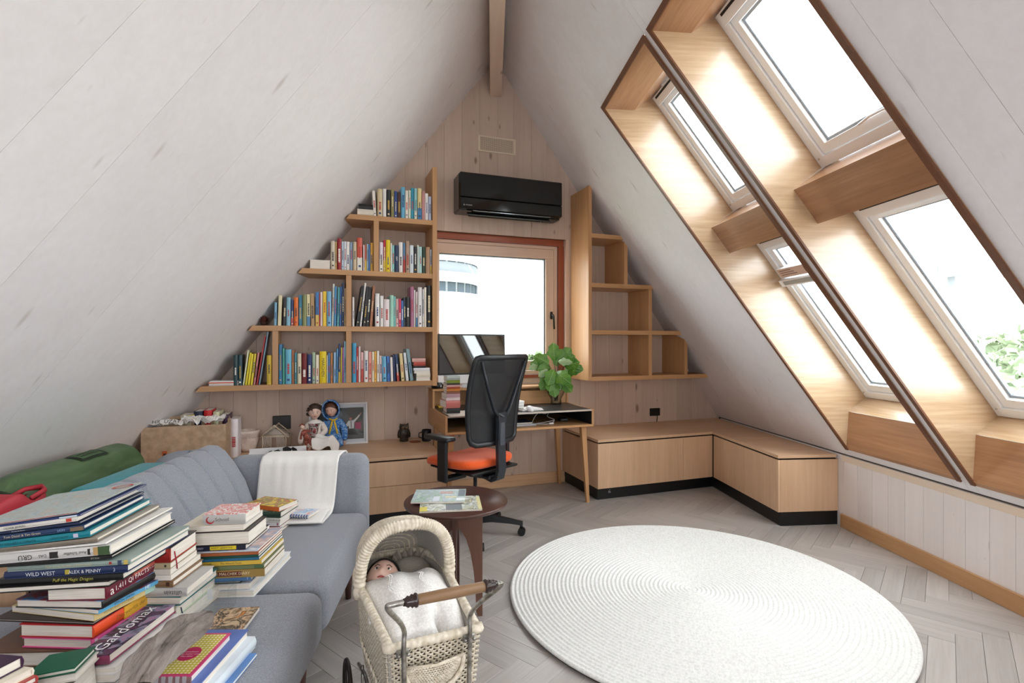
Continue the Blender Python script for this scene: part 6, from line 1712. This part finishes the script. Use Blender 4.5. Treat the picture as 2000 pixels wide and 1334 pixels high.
m_ = MB(); m_.grid(dwf, 72, 60, cu=True); n_ = len(m_.v)
m_.build('slab', DWM, dw)
# magazines
def mag(px, py, rz, w, h, z, cols, label, patches, txt):
    p = onZ(px, py, z); t = thing('magazine', label, 'magazine', Matrix.Translation(p) @ Matrix.Rotation(R_(rz), 4, 'Z'), 'magazines on the side table')
    MB().box(0, w, 0, h, 0, .007, c=.001).build('pages', PAPER, t); MB().box(0, w, 0, h, .0072, .008).build('cover', art_mat(cols, 18), t)
    for x0, x1, y0, y1, c in patches: MB().box(w*x0, w*x1, h*y0, h*y1, .0081, .0086).build('cover_panel', plain(c, .4), t)
    if txt: lettering(txt, .028, 'lettering', plain('e6eee6', .5), t, T(w*.10, h*.5, .0089, R_(90)))
mag(819, 1003, 8, .275, .205, .5505, ['c9c4a0', '8f9a8c', 'dfe0d8', '6a7068', 'd8cf9a'], 'lower yellowish magazine on the round walnut side table', [(.94, 1.0, 0, .9, 'e0d8a0'), (.42, .68, .03, .45, '4a5258'), (.0, .12, .0, .3, 'd9c84a')], None)
mag(802, 984, 3, .245, .20, .5595, ['7fa488', 'a8c0b0', '9fb0b8', 'c8d4d4', '5f8a6c'], 'upper green-grey magazine on the round walnut side table', [(.50, .75, .62, .80, 'c09a98'), (.86, .99, .42, .95, '5f6a74'), (.62, .84, .30, .40, 'd9cfa0'), (.84, .999, .08, .26, 'e8ecec'), (.40, .52, .05, .4, 'd4dce4')], 'Selector')

# ================================================================== ON THE DESK
DT = .7605
VZ = onZ(1086, 790, .7585)
vs_ = thing('plant_vase', 'fig branches with big green leaves in a clear glass vase on the desk', 'plant', Matrix.Translation((VZ.x, VZ.y, .7585)))
VG = glass_mat('vase_glass', (.97, .98, .98, 1), 1.5, edge=.45)
prof = [(.0, .0005), (.044, .0005), (.046, .004), (.046, .05), (.060, .075), (.073, .10), (.076, .125), (.070, .15), (.058, .168)]
m_ = MB(); m_.lathe(prof+[(.055, .168), (.067, .149), (.0725, .125), (.0695, .101), (.057, .077), (.043, .053), (.043, .012), (0, .010)], 40); recalc(m_.build('glass', VG, vs_))
WATER = glass_mat('water', (.95, .97, .97, 1), 1.33)
m_ = MB(); m_.lathe([(0, .0105), (.0425, .0105), (.0425, .062), (0, .062)], 32); recalc(m_.build('water', WATER, vs_))
LEAFM = NT('fig_leaf'); v = LEAFM.coord((18, 18, 18)); n = LEAFM.node('ShaderNodeTexNoise', Scale=1.0, Detail=2.0); LEAFM.link(v, n.inputs['Vector'])
LEAFM.base(LEAFM.ramp(n.outputs['Fac'], [(.3, lin('2f6a1c')), (.7, lin('6a9a34'))]), .35); LEAFM.b.inputs['Subsurface Weight'].default_value = 0.0; LEAFM = LEAFM.mat
VEIN = plain('a9c47a', .5); STEM = plain('5a4a34', .6)
camd = Vector((0, 0, EYE))
def leaf(px, py, dpy, s, ang, pitch, mats=LEAFM, wid=.85, roll=0):
    s *= 1.5
    """a lobed leaf whose stalk end sits at a point of the bouquet"""
    c = at(px, py, VZ.y+dpy)-vs_.matrix_world.translation
    M = Matrix.Translation(c) @ Matrix.Rotation(R_(ang), 4, 'Y') @ Matrix.Rotation(R_(pitch), 4, 'X') @ Matrix.Rotation(R_(roll), 4, 'Z')
    m_ = MB()
    def fn(u, v):
        w = math.sin(math.pi*min(1, v*1.02))**.7*(1-.28*v)*(1+.16*math.cos(v*16)); x = (2*u-1)*wid*.5*w*s
        z = v*s; y = -.10*s*math.sin(math.pi*v)+.16*abs(x)-.05*s*v*v*2+.012*s*math.sin(v*22)*(abs(2*u-1))
        return (x, y, z)
    m_.grid(fn, 11, 14); o = m_.build('leaf', mats, vs_, M)
    vn = MB(); vn.tube([V(fn(.5, k/8))+V((0, -.0012, 0)) for k in range(9)], .0014, 4)
    for k in (2, 3, 4, 5):
        for sg in (-1, 1): vn.tube([V(fn(.5, k/9))+V((0, -.001, 0)), V(fn(.5+sg*.36, k/9+.14))+V((0, -.001, 0))], .0008, 3)
    q = vn.build('vein', VEIN, o); q['kind'] = 'stuff'
    sm_ = MB(); sm_.tube([c, c.lerp(V((0, 0, .14)), .6), V((random.uniform(-.015, .015), random.uniform(-.01, .01), .03))], [.0022, .0028, .0032], 5); sm_.build('stalk', STEM, vs_)
LF2 = plain('9db88a', .5); LF3 = plain('4f7f2a', .4)
for a in ((1083, 704, .02, .105, -4, -10), (1092, 702, .03, .10, 48, -15), (1098, 704, .01, .085, 72, -20), (1072, 710, .0, .10, -62, -15), (1090, 706, -.03, .10, 92, 35, LF2, .5), (1100, 713, -.02, .11, 78, 30), (1112, 715, .0, .085, 105, 10, LF3), (1076, 718, .02, .09, -95, 20, LF3),
          (1086, 727, -.05, .125, 128, 35, LEAFM, .8), (1082, 722, -.04, .105, 205, 20), (1090, 724, -.02, .11, 172, 10), (1078, 735, -.03, .10, 192, 25, LF3), (1096, 730, .02, .09, 150, 5), (1085, 740, -.01, .09, 180, 0, LF3), (1070, 722, -.01, .07, 235, 10, LF2), (1062, 716, .03, .085, -75, 5), (1104, 722, .02, .09, 95, 20), (1078, 745, -.04, .10, 170, 22, LF3), (1096, 742, -.03, .10, 140, 25), (1072, 736, -.02, .095, 215, 15, LF3), (1085, 715, .03, .10, 20, -25, LF3), (1050, 714, .01, .055, -110, 5, LF2)): leaf(*a)
# book stack, left on the desk
wb_ = thing('white_board', 'pale board under the books, overhanging the desk front', 'board', M_B @ T(-.42, -.60, DT))
p0, p1, p2 = onB(846, 805, -.5), onB(858, 818, -.71), onB(895, 817, -.71)
MB().box(-.16, .15, -.125, .14, 0, .006, c=.001).build('board', plain('d8cdc2', .5), wb_)
dst = [(872, 893, 806.5, 818, 'e9dcd0', '2c2f30', 'dark grey-green paperback at the bottom of the desk stack', .17, -3), (866, 893, 790, 806, 'c8726a', None, 'thick salmon hardback in the desk stack', .17, 4), (867, 893, 783, 789.7, 'dcc8c6', None, 'pale pink slim book in the desk stack', .16, 0), (870, 893, 775, 782.7, 'b8929a', None, 'mauve paperback in the desk stack', .15, 3), (881, 893, 769, 774.7, '8a5a44', None, 'brown paperback in the desk stack', .12, -2), (880, 893, 764, 768.7, 'c47a34', None, 'ochre paperback in the desk stack', .12, 1), (880, 893, 759.5, 763.7, 'a04a30', None, 'rust paperback in the desk stack', .12, 2), (879, 893, 755, 759.2, 'd8a8a0', None, 'rose paperback in the desk stack', .12, 0), (877, 893, 751, 754.7, '33302e', None, 'black paperback in the desk stack', .12, 1), (882, 893, 744, 750.7, '7f8c34', None, 'olive green paperback in the desk stack', .11, -2), (883, 893, 735, 743.7, 'a8b0ac', None, 'grey-white book on top of the desk stack', .11, 2)]
zc = DT+.0065
for (x0, x1, yt, yb, c, sp__, lab, ln_, r) in dst:
    t_ = (yb-yt)/F_PX*3.55; vq = -.60
    pc = onB(893, 800, vq); pw = M_B @ V((onB(896, 800, vq).x+.01, vq, zc+.0003))
    A = (math.cos(R_(20+90+r)), math.sin(R_(20+90+r)))
    ll = max(.10, (896-x0)/F_PX*3.5*1.05)
    lying_book(pw, A, 0, ln_, ll, t_-.0006, 'l' if False else 'L', sp__ or c, lab, 'books stacked on the desk', hard=t_ > .03)
    zc += t_
# papers and laptop in the compartment
lp = thing('laptop', 'closed silver laptop in the open desk compartment', 'laptop', M_B @ T(-.02, -.50, .6392, R_(2)))
MB().box(-.155, .155, -.11, .11, 0, .012, c=.004).build('base', plain('c2c5ca', .3, .6), lp); MB().box(-.155, .155, -.11, .11, .0123, .019, c=.003).build('lid', plain('cfd2d6', .3, .6), lp)
nb = thing('notebook', 'dark blue notebook lying on the laptop in the compartment', 'notebook', M_B @ T(-.02, -.50, .6587, R_(-3)))
MB().box(-.13, .13, -.09, .09, 0, .009, c=.001).build('pages', PAPER, nb); MB().box(-.132, .132, -.092, .092, .0092, .0105).build('cover', plain('2c3444', .5), nb)
cbl = thing('cable', 'white looped charging cable in the open desk compartment', 'cable', M_B @ T(.24, -.52, .6388))
m_ = MB(); m_.tube(smooth([V((-.10, .02, .004)), V((-.08, .0, .06)), V((-.03, .03, .085)), V((.04, .06, .07)), V((.10, .1, .09)), V((.05, .05, .05)), V((.08, -.02, .03)), V((.03, -.05, .006)), V((-.05, -.05, .006)), V((-.10, -.02, .006)), V((-.02, .01, .006)), V((.06, -.01, .02)), V((.09, .0, .03))], 6), .0022, 6); m_.build('lead', plain('e8e8ea', .4), cbl)
m_ = MB(); m_.box(.02, .06, -.06, -.04, .001, .014, c=.003); m_.build('plug', plain('e8e8ea', .4), cbl)
hdv = thing('adapter', 'small dark adapter at the right of the desk compartment', 'adapter', M_B @ T(.44, -.45, .6388)); MB().box(-.035, .035, -.03, .03, 0, .028, c=.006).build('case', plain('1e1e20', .4), hdv); MB().box(-.02, .02, -.0305, -.03, .012, .018).build('label', plain('6a6c70', .4), hdv)
spk = thing('speaker', 'small black speaker on the desk shelf at the left', 'speaker', M_B @ T(-.545, -.13, .9155)); 
MB().lathe([(0, .0005), (.05, .0005), (.053, .006), (.053, .045), (.047, .05), (0, .05)], 32).build('body', plain('0e0f10', .3), spk); MB().box(.012, .02, -.054, -.0525, .012, .03).build('mark', plain('c8c8ca', .3), spk)
pst = thing('notepad', 'yellow notepad in the left desk shelf compartment', 'notepad', M_B @ T(-.5, -.14, DT)); MB().box(-.05, .05, -.05, .05, 0, .012, c=.001).build('pages', plain('c9a93a', .6), pst); MB().box(-.05, .05, .035, .05, .0122, .014).build('binding', plain('6a4a28', .6), pst)
pps = thing('paper_stack', 'small stack of loose white papers on the desk behind the chair', 'papers', M_B @ T(.10, -.55, DT, R_(8)))
for q in range(4): MB().box(-.09+.004*q, .09-.006*q, -.07, .07, .004*q, .0036+.004*q).build('sheet', plain('e9e7e4', .7), pps, Matrix.Rotation(R_(3*q-4), 4, 'Z'))
pcs = thing('paper_tray', 'short white stack of cards on the desk behind the chair', 'papers', M_B @ T(.02, -.52, DT+.0165))
for q in range(5): MB().box(-.035, .035, -.03, .03, .011*q, .0105+.011*q).build('card_pack', plain(('efeeec', 'd8d6d4')[q % 2], .6), pcs, Matrix.Rotation(R_(4*q-8), 4, 'Z'))
kb = thing('mouse', 'white computer mouse near the front edge of the desk', 'mouse', M_B @ T(.075, -.62, DT+.0)); m_ = MB(); m_.ball((0, 0, .0), (.03, .05, .030), 20, 12); o = m_.build('shell', plain('e6e6e8', .3), kb); o.data.transform(Matrix.Translation((0, 0, .012)));
kb['label'] = 'white computer mouse near the front edge of the desk'

# ================================================================== IN THE PRAM
pd = thing('doll', 'dark-haired baby doll tucked up in the wicker pram', 'doll', PM @ T(-.06, .40, .47))
hp = head(pd, T(0, .02, .048, R_(-12)) @ Matrix.Rotation(R_(-62), 4, 'X') @ Matrix.Rotation(R_(8), 4, 'Y'), .062, plain('dcb4a4', .35)); hair(hp, .062, plain('0d0b0a', .5), cap=0)
figure('body', [(None, [(V((0, -.04, .015)), .034), (V((0, -.12, .012)), .04), (V((0, -.20, .01)), .036)]), (1, [(V((-.05, -.10, .012)), .018), (V((-.06, -.17, .012)), .014)]), (1, [(V((.05, -.10, .012)), .018), (V((.06, -.17, .012)), .014)])], CLOTH, pd)
pw_ = thing('lace_pillow', "grey lace-edged pillow behind the doll's head in the pram", 'pillow', PM @ T(.045, .47, .49))
m_ = MB(); m_.ball((0, 0, 0), (.075, .075, .04), 24, 12); m_.build('pad', LINING, pw_, Matrix.Rotation(R_(35), 4, 'X'))
m_ = MB()
def lace(u, v): a = 2*math.pi*u; r = .07+.034*v*(1+.18*math.sin(a*14)*v); return (r*math.cos(a), r*math.sin(a), .012*math.sin(a*28)*v)
m_.grid(lace, 168, 4, cu=True); o = m_.build('lace_frill', plain('a39a90', .8), pw_, Matrix.Rotation(R_(35), 4, 'X'))
cv = thing('pram_blanket', 'white embroidered knitted blanket tucked over the doll in the pram', 'blanket', PM)
def cvf(u, v):
    y = .035+.37*v; w = .112+.03*v
    x = (2*u-1)*w
    e = 1-abs(2*u-1)**3.0
    z = RIM-.035+(.058*math.sin(math.pi*(.18+.70*v))+.035*v)*e**.6 + .006*math.sin(9*v+5*u)+.005*math.sin(17*u-6*v)
    z -= .05*math.exp(-((u-.66-.05*(v-.2))/.05)**2-((v-.16)/.13)**2)
    if v > .93: z -= (v-.93)*.35
    if v < .05: z -= (.05-v)*.6
    return (x, y, z)
o = MB().grid(cvf, 48, 48).build('blanket_sheet', KNIT, cv); md = o.modifiers.new('s', 'SOLIDIFY'); md.thickness = .004
em = MB()
for k in range(26):
    q = k/25
    for u0 in (.26, .62): 
        for sd in (-1, 1): p = V(cvf(u0+.03*math.sin(q*9)+sd*.012, .30+.5*q))+V((0, 0, .0052)); em.ball(p, .0018, 5, 4)
o = em.build('embroidery', plain('f6f4f2', .7), cv); o['kind'] = 'stuff'

# ================================================================== OUTSIDE
GRASS_ = plain('8f9f7a', .9)
gd_ = struct('exterior_ground'); MB().box(-60, 60, 8, 120, -8.2, -8.0).build('ground', plain('a8ab9c', .9), gd_)
tw_ = thing('tower_block', 'white round-fronted apartment tower outside the gable window', 'building', Matrix.Translation((-13.0, 80, -8)))
TW = plain('c8cacb', .8); TD = plain('3f474d', .9, 0.0, .1)
for k in range(5):
    z = 8+9.75+2.95*k
    m_ = MB(); m_.lathe([(0, z), (9.0, z), (9.0, z+1.25), (8.8, z+1.25), (8.8, z+.3), (0, z+.3)], 72); recalc(m_.build('balcony', TW, tw_))
m_ = MB(); m_.lathe([(0, 0), (8.3, 0), (8.3, 16.25), (0, 16.25)], 60); m_.build('podium', TW, tw_)
m_ = MB(); m_.lathe([(0, 16.26), (7.6, 16.26), (7.6, 32), (0, 32)], 60); m_.build('core', plain('7f8488', .9, 0.0, .1), tw_)
for k in range(5):
    for q in range(14):
        a = R_(-150+12*q); z = 16.3+2.95*(k-1)+1.3
        if k == 0: z = 16.4
        m_ = MB(); m_.box(-.62, .62, -.06, 0, 0, 1.3); m_.build('window', TD, tw_, T(7.62*math.cos(a), 7.62*math.sin(a), z, a+R_(90)))
def tree(x, y, z0, r, h, label, seed, col='54653f'):
    rnd = random.Random(seed); t = thing('tree', label, 'tree', Matrix.Translation((x, y, z0)), 'trees outside')
    m_ = MB(); m_.tube([(0, 0, 0), (.05*r, 0, h*.6)], [.06*r, .04*r], 8); m_.build('trunk', plain('6a5c4e', .9), t)
    vs, fs = [], []
    for k in range(4200):
        a, b = rnd.uniform(0, 2*math.pi), rnd.uniform(-.9, 1.5); q = r*(rnd.uniform(.55, 1)**.5)*(1+.2*math.sin(3*a+seed))
        c = V((q*math.cos(a)*math.cos(b), q*math.sin(a)*math.cos(b), h*.75+q*.8*math.sin(b)))
        d1 = V((rnd.uniform(-1, 1), rnd.uniform(-1, 1), rnd.uniform(-1, 1))).normalized()*r*.055; d2 = V((rnd.uniform(-1, 1), rnd.uniform(-1, 1), rnd.uniform(-1, 1))).normalized()*r*.055
        i = len(vs); vs += [c-d1, c+d2, c+d1, c-d2]; fs.append((i, i+1, i+2, i+3))
    m_ = MB(); m_.add(vs, fs); o = m_.build('foliage', plain(col, .8), t); o['kind'] = 'stuff'
tree(4.6, 30, -8, 1.7, 9.4, 'round green tree outside the gable window, behind the vase', 3)
tree(1.4, 31, -8, 1.5, 9.6, 'green tree outside the gable window, left of the vase', 5)
tree(16.0, 14.5, -6, 3.6, 6.2, 'tall pale tree outside the front lower roof window', 9, '93a085')  # both roof-window trees: haze put into the paler foliage colour
tree(20.5, 22, -6, 3.0, 6.4, 'tall pale tree outside the rear lower roof window', 12, '93a085')
hl_ = struct('exterior_horizon')
for k in range(14):
    m_ = MB(); x = -16+5*k; h = random.uniform(6.8, 8.6); m_.box(x, x+4.6, 86, 92, -8, -8+h); m_.build('distant_house', plain(random.choice(['77726c', '8a8680', '5f6a52', '6a675f']), .8), hl_)
rf_ = thing('roof_terrace', 'white steel roof frame of the neighbouring house beyond the roof windows', 'building', Matrix.Translation((6.7, 8.0, 2.77)))
RFM = plain('6f7478', .7)
for a, b in (((-.80, 0, .45), (.12, -.1, .05)), ((-.68, .1, .36), (.06, .0, .05)), ((-.50, .1, .04), (.0, .1, -.18)), ((-.2, .15, -.06), (.02, .1, -.16)), ((.10, .1, -.20), (.55, .1, -.18))):
    m_ = MB(); m_.tube([a, b], .028, 6, smooth=False); m_.build('rail', RFM, rf_)
m_ = MB(); m_.box(-.45, 1.6, .2, .5, -.44, -.28); m_.build('fascia', plain('85898c', .7), rf_)
m_ = MB(); m_.box(-.02, .02, .19, .1995, -.44, -.28); m_.build('fascia_joint', RFM, rf_)
m_ = MB(); m_.box(.3, .45, .25, .4, -10.7, -.441); m_.build('post', RFM, rf_)
# ------------------------------------------------------------------ lettering becomes real mesh
bpy.context.view_layer.update()
_cache = {}
for o in TEXTS:
    cu = o.data; k = (cu.body, round(cu.size, 5), round(cu.shear, 3), cu.align_x, cu.materials[0].name)
    if k not in _cache:
        me = bpy.data.meshes.new_from_object(o); me.name = 'lettering'; _cache[k] = me
    n = bpy.data.objects.new('lettering', _cache[k]); COL.objects.link(n); n.parent = o.parent; n.matrix_local = o.matrix_local.copy()
    if not n.data.materials: n.data.materials.append(cu.materials[0])
    bpy.data.objects.remove(o)
